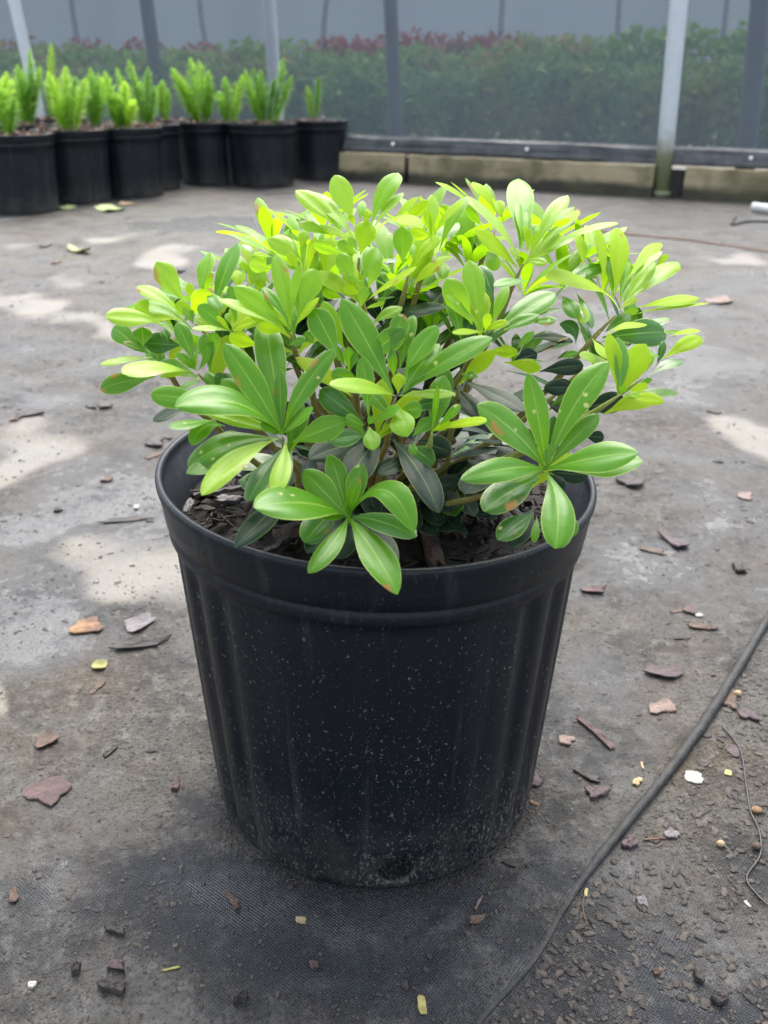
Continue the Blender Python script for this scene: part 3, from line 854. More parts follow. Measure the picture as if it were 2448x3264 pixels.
   (985, 495, 70, 'p', 800, 700), (330, 265, 90, 'p', 380, 480), (790, 1020, 70, 'm', 640, 1040), (260, 340, 130, 'y', 300, 640), (700, 560, 150, 'm', 620, 900)]),
 (4, 470, 1180, 1.0, [(862, 1142, 100, 'y', 500, 1230), (1042, 1212, 280, 'g', 470, 1262), (92, 1142, 130, 'g', 235, 1310, -.28), (240, 1090, 145, 'm', 110, 890), (375, 1180, 120, 'g', 240, 870), (330, 1130, 130, 'p', 240, 950),
   (215, 1290, 120, 'd', -210, 1270), (260, 1395, 70, 'g', 70, 1450)]),
 (4, 840, 1600, 1.06, [(1185, 1465, 95, 'g', 880, 1600), (1345, 1250, 150, 'y', 1000, 1450), (1335, 1205, 60, 'y', 1040, 1260), (1015, 1290, 75, 'g', 945, 1510), (905, 1385, 100, 'p', 855, 1570), (760, 1600, 110, 'y', 640, 1420, .1), (790, 1420, 70, 'm', 830, 1560),
   (975, 1432, 40, 'm', 620, 1410, .08), (520, 1450, 110, 'y', 380, 1270), (270, 1420, 110, 'p', 520, 1470), (640, 1560, 80, 'p', 520, 1400), (560, 1320, 110, 'y', 640, 1410), (740, 1380, 80, 'p', 800, 1580)]),
 (4, 640, 1745, 1.06, [(1018, 1820, 130, 'y', 660, 1790), (845, 1785, 75, 'p', 650, 1765), (875, 1680, 80, 'y', 690, 1740), (910, 1630, 55, 'm', 800, 1660), (620, 1690, 60, 'm', 690, 1740)]),
 (7, 40, 300, 0.86, [(560, 535, 165, 'd', 60, 290), (185, 585, 170, 'd', 0, 345), (725, 345, 140, 'd', 985, 345), (190, 262, 75, 'm', 40, 230)]),
 (7, 900, 330, 0.90, [(1382, 440, 185, 'd', 1020, 520), (1048, 165, 150, 'd', 690, 215), (672, 70, 160, 'd', 470, 130), (702, 190, 130, 'y', 400, 140), (518, 60, 115, 'y', 260, 50), (865, 550, 70, 'd', 730, 430), (1215, 750, 110, 'd', 1050, 740), (960, 330, 150, 'd', 720, 370), (1010, 60, 60, 'm', 850, 110)]),
 (6, 640, 1250, 0.88, [(392, 1648, 280, 'd', 690, 1220), (92, 1430, 220, 'd', 545, 1290), (1150, 1868, 235, 'd', 755, 1275), (640, 1560, 150, 'd', 960, 1400), (1242, 1385, 200, 'd', 980, 1285), (1108, 1475, 180, 'g', 920, 1330), (1235, 960, 170, 'd', 990, 1150), (480, 1560, 200, 'd', 620, 1260)]),
 (6, 640, 400, 0.80, [(1200, 205, 130, 'd', 640, 395), (1165, 40, 190, 'd', 760, 300), (900, 60, 160, 'd', 640, 300), (560, 120, 120, 'd', 700, 380)]),
]

BASE = POTC + Vector((0, 0.005, 0.222))
FILL_V, FILL_F, FILL_U, FILL_M = [], [], [], []
n_leaf = 0
STEMS = []
for ri, (tile, cx, cy, sc, leaves) in enumerate(ROS):
    ox, oy, ts = TILE[tile]
    px, py = ox + cx * ts, oy + cy * ts
    dep = dome(px, py, sc)
    Cc = at(px, py, dep)
    nrm = Vector(((Cc - ELC)[i] / ELR[i] ** 2 for i in range(3))).normalized()
    A = (nrm * 0.55 + Vector((0, 0, 0.62))).normalized()
    if Cc.y < 0.44: A = (A + Vector((0, -0.15, 0))).normalized()
    # branch
    r = random.Random(ri * 13 + 5)
    b0 = BASE + Vector((r.uniform(-.035, .035), r.uniform(-.03, .03), -0.01))
    end = Cc - A * 0.002
    mid = b0.lerp(end, 0.55) + Vector((0, 0, -0.012)) - A * 0.016 + Vector((r.uniform(-.008, .008), r.uniform(-.008, .008), 0))
    cpts = [bez(b0, mid, end, k / 14) + Vector((0.0012 * math.sin(k * 1.7 + ri), 0.0012 * math.cos(k * 2.1 + ri), 0)) * (0 if k in (0, 14) else 1) for k in range(15)]
    tv, tf = tube(cpts, [0.0025 - 0.0011 * (k / 14) - (0.0009 if k == 14 else 0) for k in range(15)], 8)
    br = mobj('branch', tv, tf, MAT['stem'] if ri not in (23, 24, 10) else MAT['greenstem'], potted, b0)
    Ac = Vector((A.dot(RGT), A.dot(UPV), -A.dot(FWD)))              # in the camera's axes (z towards the viewer)
    for li, lf in enumerate(leaves):
        tx, ty, w, kind = lf[:4]
        if kind == 'm' and oy + cy * ts < 1060 + r.uniform(-160, 160): kind = 'n'       # upper shoots lighter: younger growth, plus the light from behind put into the colour
        bx, by = (lf[4], lf[5]) if len(lf) >= 6 else (cx, cy)
        bowf = lf[6] if len(lf) >= 7 else 0.0
        own_base = len(lf) >= 6 and math.hypot(bx - cx, by - cy) > 60
        P0 = (ox + bx * ts, oy + by * ts)
        P1 = (ox + tx * ts, oy + ty * ts)
        db = dep + (r.uniform(-.006, .006) if own_base else r.uniform(-.002, .001)) + {'d': 0.016, 'g': 0.008}.get(kind, 0.0)
        vx, vy = (P1[0] - P0[0]) / FPX * db, -(P1[1] - P0[1]) / FPX * db
        vl = math.hypot(vx, vy)
        phi = math.radians(58 + r.uniform(-14, 22) - (24 if w < 100 and kind in 'ym' else 0))
        best, bk = 1e9, 0
        for kk in np.linspace(-0.95, 0.95, 39):                   # the slant that suits the rosette's axis
            k = kk * vl
            Dv = Vector((vx, vy, k)).normalized()
            err = abs(Dv.dot(Ac) - math.cos(phi)) + 0.22 * abs(kk)
            if err < best: best, bk = err, k
        dt = db - bk
        B, T = at(*P0, db), at(*P1, dt)
        L = (T - B).length
        Dv = (T - B).normalized()
        Nn = A + Vector((r.gauss(0, .12), r.gauss(0, .12), 0.35))
        if kind == 'd': Nn = Vector((r.gauss(0, .2), -0.25, 1))
        toc = (CAM - (B + T) / 2).normalized()
        wm = w * ts / FPX * (db + dt) / 2
        mixk = 0.0
        while True:
            N2 = (Nn.normalized() * (1 - mixk) + toc * mixk)
            N2 = N2 - Dv * N2.dot(Dv)
            if N2.length < 1e-3: mixk += 0.1; continue
            N2.normalize()
            S = Dv.cross(N2)
            sx_, sy_ = S.dot(RGT), S.dot(UPV)
            dl = math.hypot(vx, vy)
            perp = abs(sx_ * (-vy / dl) + sy_ * (vx / dl))
            W = wm / max(perp, 0.12)
            lim = max(0.43 * L, wm * 1.0)
            if W <= lim or mixk >= 0.95: break
            mixk += 0.1
        W = max(min(W, lim), wm * 0.9) * (0.90 if kind in 'nyp' else 0.97)
        if L > 0.02 and W < 0.22 * L: W = min(0.26 * L, W * 1.15)
        im = Vector((-vy / dl, vx / dl, 0))
        bow = (RGT * im.x + UPV * im.y) * (bowf * L * 2) if bowf else None
        fold = r.uniform(0.10, 0.34)
        if w * ts < 20:                                           # the tiniest buds are joined into the inner foliage
            lv, lfc, luv = leaf_mesh(B, T, W, N2, 0.05, bow, fold, ri * 100 + li, 4, 8)
            o = len(FILL_V); FILL_V += lv; FILL_F += [tuple(i + o for i in q_) for q_ in lfc]; FILL_U += luv
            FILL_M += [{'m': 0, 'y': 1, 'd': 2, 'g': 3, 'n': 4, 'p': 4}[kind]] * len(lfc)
            continue
        lv, lfc, luv = leaf_mesh(B, T, W, N2, r.uniform(0.02, 0.09), bow, fold, ri * 100 + li)
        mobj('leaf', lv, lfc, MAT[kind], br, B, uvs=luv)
        n_leaf += 1
    # leaves on the far side of the rosette and down the shoot, joined into the inner foliage
    for k in range(5):
        az = r.uniform(0, 2 * math.pi)
        o1 = A.orthogonal().normalized(); o2 = A.cross(o1)
        dirv = (o1 * math.cos(az) + o2 * math.sin(az))
        if dirv.dot(CAM - Cc) > -0.30 * (CAM - Cc).length: continue
        dv = (dirv + A * r.uniform(0.1, 0.7)).normalized()
        B = Cc - A * r.uniform(0.002, 0.02)
        L = r.uniform(0.020, 0.034)
        v, f, u = leaf_mesh(B, B + dv * L, L * r.uniform(.3, .38), A, 0.05, None, 0.2, r.randrange(9999), 4, 7)
        o = len(FILL_V); FILL_V += v; FILL_F += [tuple(i + o for i in q_) for q_ in f]; FILL_U += u
        FILL_M += [1 if r.random() < .6 else 0] * len(f)
# dark old leaves inside the crown
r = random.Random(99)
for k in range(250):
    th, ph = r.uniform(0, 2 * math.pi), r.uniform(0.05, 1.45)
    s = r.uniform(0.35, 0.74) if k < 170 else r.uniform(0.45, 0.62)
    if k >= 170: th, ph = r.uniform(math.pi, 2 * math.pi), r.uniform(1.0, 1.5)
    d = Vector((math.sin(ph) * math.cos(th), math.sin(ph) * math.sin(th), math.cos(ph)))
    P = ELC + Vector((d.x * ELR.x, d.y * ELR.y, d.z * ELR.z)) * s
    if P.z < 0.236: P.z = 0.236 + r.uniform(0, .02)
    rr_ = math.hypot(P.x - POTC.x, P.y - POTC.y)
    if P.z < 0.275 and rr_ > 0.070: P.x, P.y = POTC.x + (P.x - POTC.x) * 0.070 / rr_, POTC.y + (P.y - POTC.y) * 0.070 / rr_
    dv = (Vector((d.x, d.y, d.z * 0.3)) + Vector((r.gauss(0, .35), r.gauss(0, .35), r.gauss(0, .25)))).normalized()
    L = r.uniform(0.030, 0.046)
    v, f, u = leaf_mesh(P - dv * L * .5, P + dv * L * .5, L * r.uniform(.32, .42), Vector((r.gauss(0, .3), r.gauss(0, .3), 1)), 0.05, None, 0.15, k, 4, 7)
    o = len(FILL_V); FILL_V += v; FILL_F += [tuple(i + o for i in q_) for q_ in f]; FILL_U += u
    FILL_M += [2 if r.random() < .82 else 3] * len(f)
r = random.Random(41)
for (dx, dy, sc) in ((590, 545, .9), (640, 590, .93), (690, 560, .9), (745, 640, .93), (560, 620, .95), (900, 520, .88), (850, 600, .92), (960, 560, .9), (1010, 590, .93), (1060, 500, .86), (1180, 540, .88),
                     (1250, 570, .9), (1210, 620, .93), (1300, 640, .94), (460, 680, .96), (380, 720, .97), (700, 500, .84), (1130, 640, .92), (1350, 740, .97), (1280, 790, .9), (520, 730, .95), (880, 660, .9),
                     (700, 720, .84), (770, 790, .84), (650, 800, .86), (930, 720, .84), (1000, 780, .84), (560, 830, .9), (1060, 720, .84), (820, 670, .84), (1110, 790, .86), (480, 800, .93), (900, 800, .8)):
    px, py = dx * D2S, dy * D2S
    c = at(px, py, dome(px, py, sc) + 0.045)
    A = (Vector(((c - ELC)[i] / ELR[i] ** 2 for i in range(3))).normalized() * .4 + Vector((0, 0, .8))).normalized()
    o1 = A.orthogonal().normalized(); o2 = A.cross(o1)
    for k in range(8):
        az = k * 2.4 + r.uniform(-.3, .3)
        dv = (o1 * math.cos(az) + o2 * math.sin(az)) * r.uniform(.5, 1.1) + A * r.uniform(.35, .9)
        dv.normalize()
        L = r.uniform(.026, .043)
        v, f, u = leaf_mesh(c, c + dv * L, L * r.uniform(.22, .29), A, .06, None, .2, r.randrange(9999), 4, 8)
        o = len(FILL_V); FILL_V += v; FILL_F += [tuple(i + o for i in q_) for q_ in f]; FILL_U += u
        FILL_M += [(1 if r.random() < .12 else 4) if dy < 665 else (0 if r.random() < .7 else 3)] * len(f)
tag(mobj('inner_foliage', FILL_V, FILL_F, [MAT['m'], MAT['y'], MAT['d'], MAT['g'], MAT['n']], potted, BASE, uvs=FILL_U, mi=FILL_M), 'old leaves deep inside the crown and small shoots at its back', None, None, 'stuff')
print('leaves', n_leaf)

# woody lower limbs
for k in range(5):
    a_ = k * 1.25 + .4
    e = BASE + Vector((0.07 * math.cos(a_), 0.06 * math.sin(a_), 0.06))
    m_ = BASE + Vector((0.03 * math.cos(a_), 0.03 * math.sin(a_), 0.03))
    tv, tf = tube([bez(BASE - Vector((0, 0, .012)), m_, e, i / 8) for i in range(9)], [0.004 - 0.002 * i / 8 for i in range(9)], 8)
    mobj('limb', tv, tf, MAT['limb'], potted, BASE)

# ------------------------------------------------------------------ crumbs of soil and bark on the cloth
vs, fs = [], []


def crumb(x, y, s, flat=0.36):
    z = gz(x, y)
    o = len(vs)
    a_ = random.uniform(0, 6.28)
    ca, sa = math.cos(a_), math.sin(a_)
    el = random.uniform(0.8, 2.4)
    el = random.uniform(0.8, 2.0)
    for (dx, dy, dz) in ICO:
        k = random.uniform(0.7, 1.3)
        jx, jy, jz = dx * el * k, dy * k, dz * random.uniform(0.7, 1.2)
        vs.append((x + s * (jx * ca - jy * sa), y + s * (jx * sa + jy * ca), z + s * flat * (jz + 0.55)))
    fs.extend(tuple(o + i for i in t) for t in ICF)


_p = (1 + 5 ** .5) / 2
ICO = [Vector(v).normalized() for v in ((-1, _p, 0), (1, _p, 0), (-1, -_p, 0), (1, -_p, 0), (0, -1, _p), (0, 1, _p), (0, -1, -_p), (0, 1, -_p), (_p, 0, -1), (_p, 0, 1), (-_p, 0, -1), (-_p, 0, 1))]
ICF = [(0, 11, 5), (0, 5, 1), (0, 1, 7), (0, 7, 10), (0, 10, 11), (1, 5, 9), (5, 11, 4), (11, 10, 2), (10, 7, 6), (7, 1, 8), (3, 9, 4), (3, 4, 2), (3, 2, 6), (3, 6, 8), (3, 8, 9), (4, 9, 5), (2, 4, 11), (6, 2, 10), (8, 6, 7), (9, 8, 1)]
GZC = {}
cand = []
for k in range(24000):
    px, py = random.uniform(-150, 2600), 600 + 2850 * random.random() ** 0.8
    p = G(px, py)
    if math.hypot(p.x - POTC.x, p.y - POTC.y) < 0.121: continue
    n_ = mnoise.noise(Vector((p.x * 9, p.y * 9, 0))) * 0.6 + mnoise.noise(Vector((p.x * 30, p.y * 30, 4))) * 0.4
    if n_ < random.uniform(-0.45, 0.35): continue
    dist = (p - CAM).length
    s = random.choice([0.0003, 0.0004, 0.0005, 0.0006, 0.0007, 0.0009, 0.0013]) * random.uniform(0.7, 1.2)
    if random.random() < 0.04: s *= 1.8
    s *= max(0.85, min(2.6, dist / 0.72))
    cand.append((p.x, p.y, s))
# thick litter to the right of the hem
for k in range(6000):
    px, py = random.uniform(1500, 2560), random.uniform(1950, 3400)
    p = G(px, py)
    d_, fr_ = hem_dist(np.array([p.x]), np.array([p.y]))
    left = -d_[0] if LEFT_NEG else d_[0]
    if left > -0.006: continue
    if random.random() > math.exp(left / 0.07) * 0.9 + 0.16: continue
    cand.append((p.x, p.y, random.choice([0.0004, 0.0005, 0.0006, 0.0008, 0.0011, 0.0015, 0.0024])))
for k in range(700):                                   # grit gathered against the foot of the pot
    a_ = random.uniform(math.pi * 0.9, math.pi * 2.1)
    q_ = 0.1172 + abs(random.gauss(0, 0.005))
    cand.append((POTC.x + q_ * math.cos(a_), POTC.y + q_ * math.sin(a_), random.choice([0.0004, 0.0006, 0.0008, 0.0011])))
for c in cand: crumb(*c)
tag(mobj('soil_crumbs', vs, fs, MAT['crumb'], None, (0, 0, 0), smooth=False), 'dark crumbs of soil and bark strewn over the muddy cloth', 'soil crumbs', None, 'stuff')

# ------------------------------------------------------------------ single bark chips, leaves and seeds on the cloth
SEED = [100]


def chip_geo(c, a, b, n, th, seed, jag=0.28, curl=0.0, curl_w=0.0, nt=16):
    """irregular flake: a broken outline with rings to its middle, grain ridges along a, ragged thickness"""
    r = random.Random(seed)
    pw = r.uniform(3.0, 7.0)
    ph = [r.uniform(0, 6.28) for _ in range(4)]
    cut = r.uniform(0, 6.28)
    tops, bots = [], []
    rings = (0.35, 0.72, 0.93, 1.0)
    for q_ in rings:
        for k in range(nt):
            t = 2 * math.pi * k / nt
            ct, st = math.cos(t), math.sin(t)
            rad = (abs(ct) ** pw + abs(st) ** pw) ** (-1 / pw)
            rad *= 1 + jag * (0.30 * math.sin(2 * t + ph[0]) + 0.25 * math.sin(3 * t + ph[1]) + 0.22 * math.sin(5 * t + ph[2]) + 0.15 * math.sin(8 * t + ph[3]))
            if math.cos(t - cut) > 0.75: rad *= 0.82
            u, v = ct * rad * q_, st * rad * q_
            h = curl * a.length * u * u + curl_w * b.length * v * v + th * 0.35 * mnoise.noise(Vector((u * 1.3, v * 5, seed * 1.7)))
            p = c + a * u + b * v + n * h
            e = 1.0 if q_ < 0.8 else 0.75 if q_ < 0.95 else 0.25
            tops.append(p + n * th * 0.5 * e)
            bots.append(p - n * th * (0.5 if q_ < 0.95 else 0.3))
    m = len(tops)
    vs = tops + bots + [c + n * th * 0.55, c - n * th * 0.5]
    nr_ = len(rings)
    fs = [tuple(reversed(f)) for f in grid_faces(nr_, nt, True)] + [tuple(k + m for k in f) for f in grid_faces(nr_, nt, True)]
    lo = (nr_ - 1) * nt
    for k in range(nt):
        k2 = (k + 1) % nt
        fs.append((m + lo + k, m + lo + k2, lo + k2, lo + k))
        fs.append((2 * m, k, k2)); fs.append((2 * m + 1, m + k2, m + k))
    return vs, fs



def ground_piece(name, cat, label, px, py, L, W, ang, m, th=0.003, curl=0.05, curl_w=0.1, jag=0.28, lift=0.0, group=None, nx=8, ny=5, smooth=False):
    """a flat piece of L x W photograph pixels, its long side at ang degrees in the picture"""
    SEED[0] += 1
    c = G(px, py)
    ca, sa = math.cos(math.radians(ang)), math.sin(math.radians(ang))
    a = (G(px + ca * L / 2, py - sa * L / 2) - G(px - ca * L / 2, py + sa * L / 2)) / 2
    b = (G(px + sa * W / 2, py + ca * W / 2) - G(px - sa * W / 2, py - ca * W / 2)) / 2
    b = b - a * (b.dot(a) / a.dot(a))
    c.z = gz(c.x, c.y) + th * 0.5 + lift
    r = random.Random(SEED[0])
    n = Vector((r.gauss(0, .10), r.gauss(0, .10), 1)).normalized()
    v, f = chip_geo(c, a, b, n, th, SEED[0], jag, curl, curl_w)
    zmin = min(p.z for p in v)
    dz = gz(c.x, c.y) - 0.0004 - zmin
    v = [p + Vector((0, 0, dz)) for p in v]
    o = mobj(name, v, f, MAT[m], None, (c.x, c.y, gz(c.x, c.y)), smooth=smooth)
    return tag(o, label, cat, group)


CH = [
 ('bark chip with a raw orange face lying left of the big pot', 275, 2001, 86, 50, 8, 'chip_orange', .005, .02, .1),
 ('curled greyish purple bark strip near the pot, beside the orange faced chip', 444, 1996, 100, 40, 30, 'chip_grey', .003, .10, .35),
 ('long thin dark bark curl lying above the olive leaf scrap', 450, 2062, 158, 18, 6, 'chip_dark', .004, .06, .5),
 ('tapered red brown splinter pointing at the olive leaf scrap', 312, 2195, 62, 14, 48, 'chip_brown', .003, .02, .1),
 ('grey bark flake with a raised dark edge at the left of the picture', 150, 2366, 66, 46, 28, 'chip_brown', .003, .06, .4),
 ('dark crescent shaped bark sliver between the grey flake and the pot', 354, 2402, 56, 12, 42, 'chip_dark', .003, .10, .5),
 ('largest reddish purple bark slab on the cloth at lower left', 150, 2530, 112, 92, -18, 'chip_red', .004, .02, .04),
 ('small brick red bark crumb close to the pot on its left side', 562, 2508, 26, 36, 0, 'chip_red', .005, .05, .1),
 ('purplish bark chunk curled up at both ends beside the rolled hem', 2118, 2160, 128, 36, -8, 'chip_purple', .004, .08, .3),
 ('flat pink bark rectangle between the long splinter and the hem', 2110, 2266, 76, 44, 8, 'chip_pink', .004, .02, .06),
 ('longest reddish bark splinter lying aslant right of the pot', 1898, 2346, 136, 22, -42, 'chip_red', .005, .01, .1),
 ('small rounded pinkish bark flake left of the long splinter', 1803, 2368, 50, 28, -18, 'chip_pink', .004, .03, .1),
 ('jagged black bark twig below the long splinter', 1868, 2487, 96, 20, -26, 'chip_dark', .004, .05, .3),
 ('squarish purple bark piece touching the right foot of the pot', 1700, 2492, 46, 50, -70, 'chip_purple', .005, .03, .1),
 ('round plum coloured bark piece near the hem', 1900, 2540, 54, 46, 20, 'chip_purple', .006, .03, .1),
 ('dark bark flake lying under the right edge of the pot', 1632, 2762, 60, 24, -12, 'chip_dark', .003, .05, .2),
 ('tiny bright orange stick right of the pot foot', 1705, 2567, 34, 9, -25, 'chip_orange', .002, 0, 0),
 ('rounded tan bark bit against the left side of the hem', 2029, 2503, 25, 27, 60, 'chip_tan', .004, .02, .05),
 ('tan bark strip standing against the right side of the hem', 2324, 2228, 44, 60, -12, 'chip_brown', .004, .05, .1),
 ('mauve bark flake in the litter at the right edge of the picture', 2384, 2284, 56, 32, -8, 'chip_purple', .005, .03, .1),
 ('mauve diamond shaped flake above the yellow leaflet', 2337, 2397, 38, 38, 30, 'chip_purple', .003, .02, .05),
 ('grey bark shard in the litter below the white flake', 2142, 2658, 46, 30, -28, 'chip_grey', .004, .04, .1),
 ('purplish lump of bark in the litter right beside the hem', 2010, 2686, 42, 44, 60, 'chip_purple', .006, .03, .1),
 ('thin straight grey stick in the litter beside the hem', 2092, 2671, 76, 11, 2, 'chip_brown', .003, 0, .1),
 ('upright oval slate coloured chip on the mud patch right of the hem', 2046, 2880, 28, 40, 0, 'chip_grey', .004, .03, .1),
 ('small oval brown chip on bare cloth in the lower right corner', 2092, 3103, 32, 18, -8, 'chip_brown', .004, .03, .1),
 ('black lump of wet bark in the lower right corner', 2230, 3115, 38, 34, 0, 'chip_dark', .008, .03, .1),
 ('black lump of wet bark nearest the lower right corner', 2300, 3186, 44, 40, 30, 'chip_dark', .008, .03, .1),
 ('dark clump of bark just right of the pot rim', 2012, 1544, 58, 40, 20, 'chip_dark', .008, .05, .2),
 ('flat salmon pink chip far out on the right of the rim', 2376, 1587, 42, 26, -8, 'chip_pink', .004, .02, .05),
 ('cluster of purple bark crumbs on the damp cloth to the right', 2146, 1730, 46, 62, 10, 'chip_purple', .006, .05, .2),
 ('brown bark thread with a dark knob right of the rim', 2082, 1760, 72, 14, -14, 'chip_brown', .003, .03, .2),
 ('reddish bark roll beside the right wall of the pot', 1888, 1890, 78, 18, -6, 'chip_red', .004, .05, .4),
 ('small oval red chip beside a cream flake on the right', 2196, 1957, 34, 24, -10, 'chip_red', .005, .03, .1),
 ('slim brown sliver pointing at the small oval red chip', 2158, 1957, 46, 8, 6, 'chip_brown', .002, .03, .1),
 ('long narrow reddish brown stick in the damp patch on the right', 2234, 2009, 90, 16, -12, 'chip_brown', .004, .02, .2),
 ('straight dark stick below the long reddish brown stick', 2172, 2043, 44, 11, 0, 'chip_dark', .003, .02, .1),
 ('black lump of bark near the right edge above the hem', 2356, 1818, 36, 38, 0, 'chip_dark', .009, .03, .1),
 ('long pinkish bark strip far off at the tip of the rightmost leaf', 2289, 960, 92, 20, 8, 'chip_pink', .006, .02, .1),
 ('dark oval chip to the right below the shrub', 2276, 1313, 36, 14, -14, 'chip_dark', .005, .02, .1),
 ('black bark chip beside a larger one on the left of the shrub', 289, 1294, 24, 15, 10, 'chip_dark', .006, .02, .1),
 ('larger black curved bark chip left of the shrub', 336, 1290, 50, 18, 6, 'chip_dark', .005, .08, .2),
 ('long black bark sliver at the far left of the shrub', 92, 1320, 90, 14, 10, 'chip_dark', .005, .04, .2),
 ('tan bark crumb below the long black sliver at far left', 50, 1337, 24, 15, 0, 'chip_brown', .006, .02, .1),
 ('dark tuft of rotted bark left of the pot rim', 494, 1414, 54, 26, 0, 'chip_dark', .008, .05, .2),
 ('pale brown stick pointing at the pot rim from the left', 492, 1453, 54, 9, 20, 'chip_brown', .003, .02, .1),
 ('thin dark curl just left of the back of the pot rim', 531, 1391, 36, 10, -8, 'chip_dark', .003, .08, .2),
 ('flat olive brown clod left of the pot rim', 344, 1533, 36, 13, 0, 'chip_brown', .006, .02, .1),
 ('long ragged dark bark streak left of the pot wall', 400, 1658, 140, 16, 4, 'chip_dark', .003, .03, .2),
 ('short black bark bar on the left of the cloth', 186, 1630, 26, 10, 4, 'chip_dark', .006, .02, .1),
 ('dark plum bark bar near the bottom edge on the left', 375, 3090, 58, 30, -6, 'chip_purple', .006, .03, .1),
 ('ragged dark clump of bark below the plum bar', 362, 3160, 70, 48, -25, 'chip_dark', .008, .05, .2),
 ('dark curved bark piece above the plum bar', 366, 2970, 62, 34, -20, 'chip_dark', .006, .06, .2),
 ('black earthy clod left of the plum bar', 245, 3102, 34, 28, 0, 'chip_dark', .009, .02, .1),
 ('brown papery flake at the left edge near the bottom', 46, 2868, 32, 42, 20, 'chip_brown', .003, .05, .2),
 ('brown curled shaving on the cloth in front of the pot', 748, 2890, 24, 62, 24, 'chip_brown', .003, .03, .4),
 ('small rusty red chip on the cloth below the pot', 1001, 3090, 22, 32, 22, 'chip_red', .004, .03, .1),
 ('slim tan splinter leaning across the fold below the pot', 1523, 2898, 46, 10, 66, 'chip_pink', .003, .02, .1),
 ('brown leathery scrap in the cloth fold below the pot', 1522, 2958, 60, 22, 12, 'chip_brown', .003, .05, .2),
 ('black clod in front of the pot near the bottom edge', 765, 3200, 44, 34, 10, 'chip_dark', .009, .02, .1),
 ('dark flat chip far off on the left beside a pale silt stain', 146, 784, 26, 12, 0, 'chip_dark', .009, .02, .1),
 ('far off black chip behind the left shoots of the shrub', 577, 862, 26, 14, 0, 'chip_dark', .010, .02, .1),
 ('reddish chip on the far cloth left of the shrub', 178, 839, 24, 9, 0, 'chip_brown', .008, .02, .1),
 ('tan flake lying in front of the row of potted ferns', 403, 651, 36, 10, 6, 'chip_tan', .006, .02, .1),
]
for (lab, px, py, L, W, ang, m, th, cu, cw) in CH:
    ground_piece('bark_chip', 'bark chip', lab, px, py, L, W, ang, m, th * 0.55, cu, cw, jag=0.5, group='bark chips scattered over the cloth')

FL = [
 ('white_flake', 'flake', 'bright white flake lying in the litter right of the hem', 2213, 2479, 62, 38, -10, 'chip_white', .003, .02, .06),
 ('white_flake', 'flake', 'small cream flake beside the oval red chip', 2227, 1972, 18, 14, -30, 'chip_white', .004, .02, .06),
 ('white_flake', 'flake', 'tiny white flake between the pot and the left silt stain', 435, 1621, 16, 12, 0, 'chip_white', .006, .02, .06),
 ('white_flake', 'flake', 'white sliver on the bare cloth in the far right lower part', 2384, 2879, 30, 9, -50, 'chip_white', .002, 0, 0),
 ('white_flake', 'flake', 'cream flake in a muddy patch at the bottom left', 103, 3148, 28, 20, 0, 'chip_white', .004, 0, 0),
 ('white_flake', 'flake', 'cream speck near the brown curled shaving', 960, 2945, 34, 24, 0, 'chip_tan', .002, 0, 0),
 ('fallen_leaf', 'leaf', 'tiny bright yellow leaflet lying in the litter near the white flake', 2322, 2462, 26, 17, -14, 'yellow', .002, .05, .1),
 ('fallen_leaf', 'leaf', 'yellow leaf cut by the bottom edge of the picture', 1343, 3240, 28, 62, 4, 'yellow', .002, .05, .2),
 ('fallen_leaf', 'leaf', 'curled olive leaf scrap with yellow edge on the mud', 316, 2126, 50, 26, 0, 'olive', .003, .10, .5),
 ('fallen_leaf', 'leaf', 'long pale green leaf lying before the ferns', 352, 670, 66, 17, 6, 'palegreen', .004, .05, .2),
 ('fallen_leaf', 'leaf', 'short pale leaf touching the leftmost fern pots', 207, 665, 32, 14, -8, 'palegreen', .004, .05, .2),
 ('fallen_leaf', 'leaf', 'crumpled green leaf on the far cloth left of the shrub', 247, 803, 34, 24, 10, 'olive', .012, .06, .3),
 ('fallen_leaf', 'leaf', 'little yellow petal shaped leaf at the end of a thin stalk', 1868, 2846, 12, 26, -12, 'yellow', .002, .05, .2),
 ('grass_blade', 'grass blade', 'cut grass blade half green half red near the bottom edge', 547, 3102, 60, 8, 14, 'olive', .002, .02, .2),
 ('grass_blade', 'grass blade', 'short yellowish straw by the left of the hem', 2045, 2452, 8, 24, -4, 'chip_tan', .002, .02, .2),
]
for (nm, cat, lab, px, py, L, W, ang, m, th, cu, cw) in FL:
    ground_piece(nm, cat, lab, px, py, L, W, ang, m, th * 0.5, cu, cw, jag=0.25 if nm == 'white_flake' else 0.12, smooth=nm != 'white_flake')


def seed_ball(label, px, py, r_px, m, sq=0.85):
    c = G(px, py)
    rr = r_px / FPX * (c - CAM).length
    vs, fs = [], []
    n1, n2 = 8, 12
    for i in range(n1 + 1):
        ph = math.pi * i / n1
        for j in range(n2):
            th = 2 * math.pi * j / n2
            k = rr * (1 + 0.06 * math.sin(3 * th + i))
            vs.append((c.x + k * math.sin(ph) * math.cos(th) * 1.1, c.y + k * math.sin(ph) * math.sin(th) * 0.9, gz(c.x, c.y) + rr * sq * (1 - math.cos(ph) * 1.0)))
    tag(mobj('seed', vs, grid_faces(n1 + 1, n2, True), MAT[m], None, (c.x, c.y, gz(c.x, c.y))), label, 'seed')


seed_ball('round yellowish seed lying right of the hem', 2350, 2217, 11, 'chip_tan')
seed_ball('flattened orange seed at the right edge beside the thin wire', 2410, 2590, 14, 'chip_orange', .6)
seed_ball('round brown seed touching the thin wire', 2409, 2706, 12, 'chip_brown')
seed_ball('small knobbly tan seed left of the thin wire', 2295, 2697, 11, 'chip_tan')


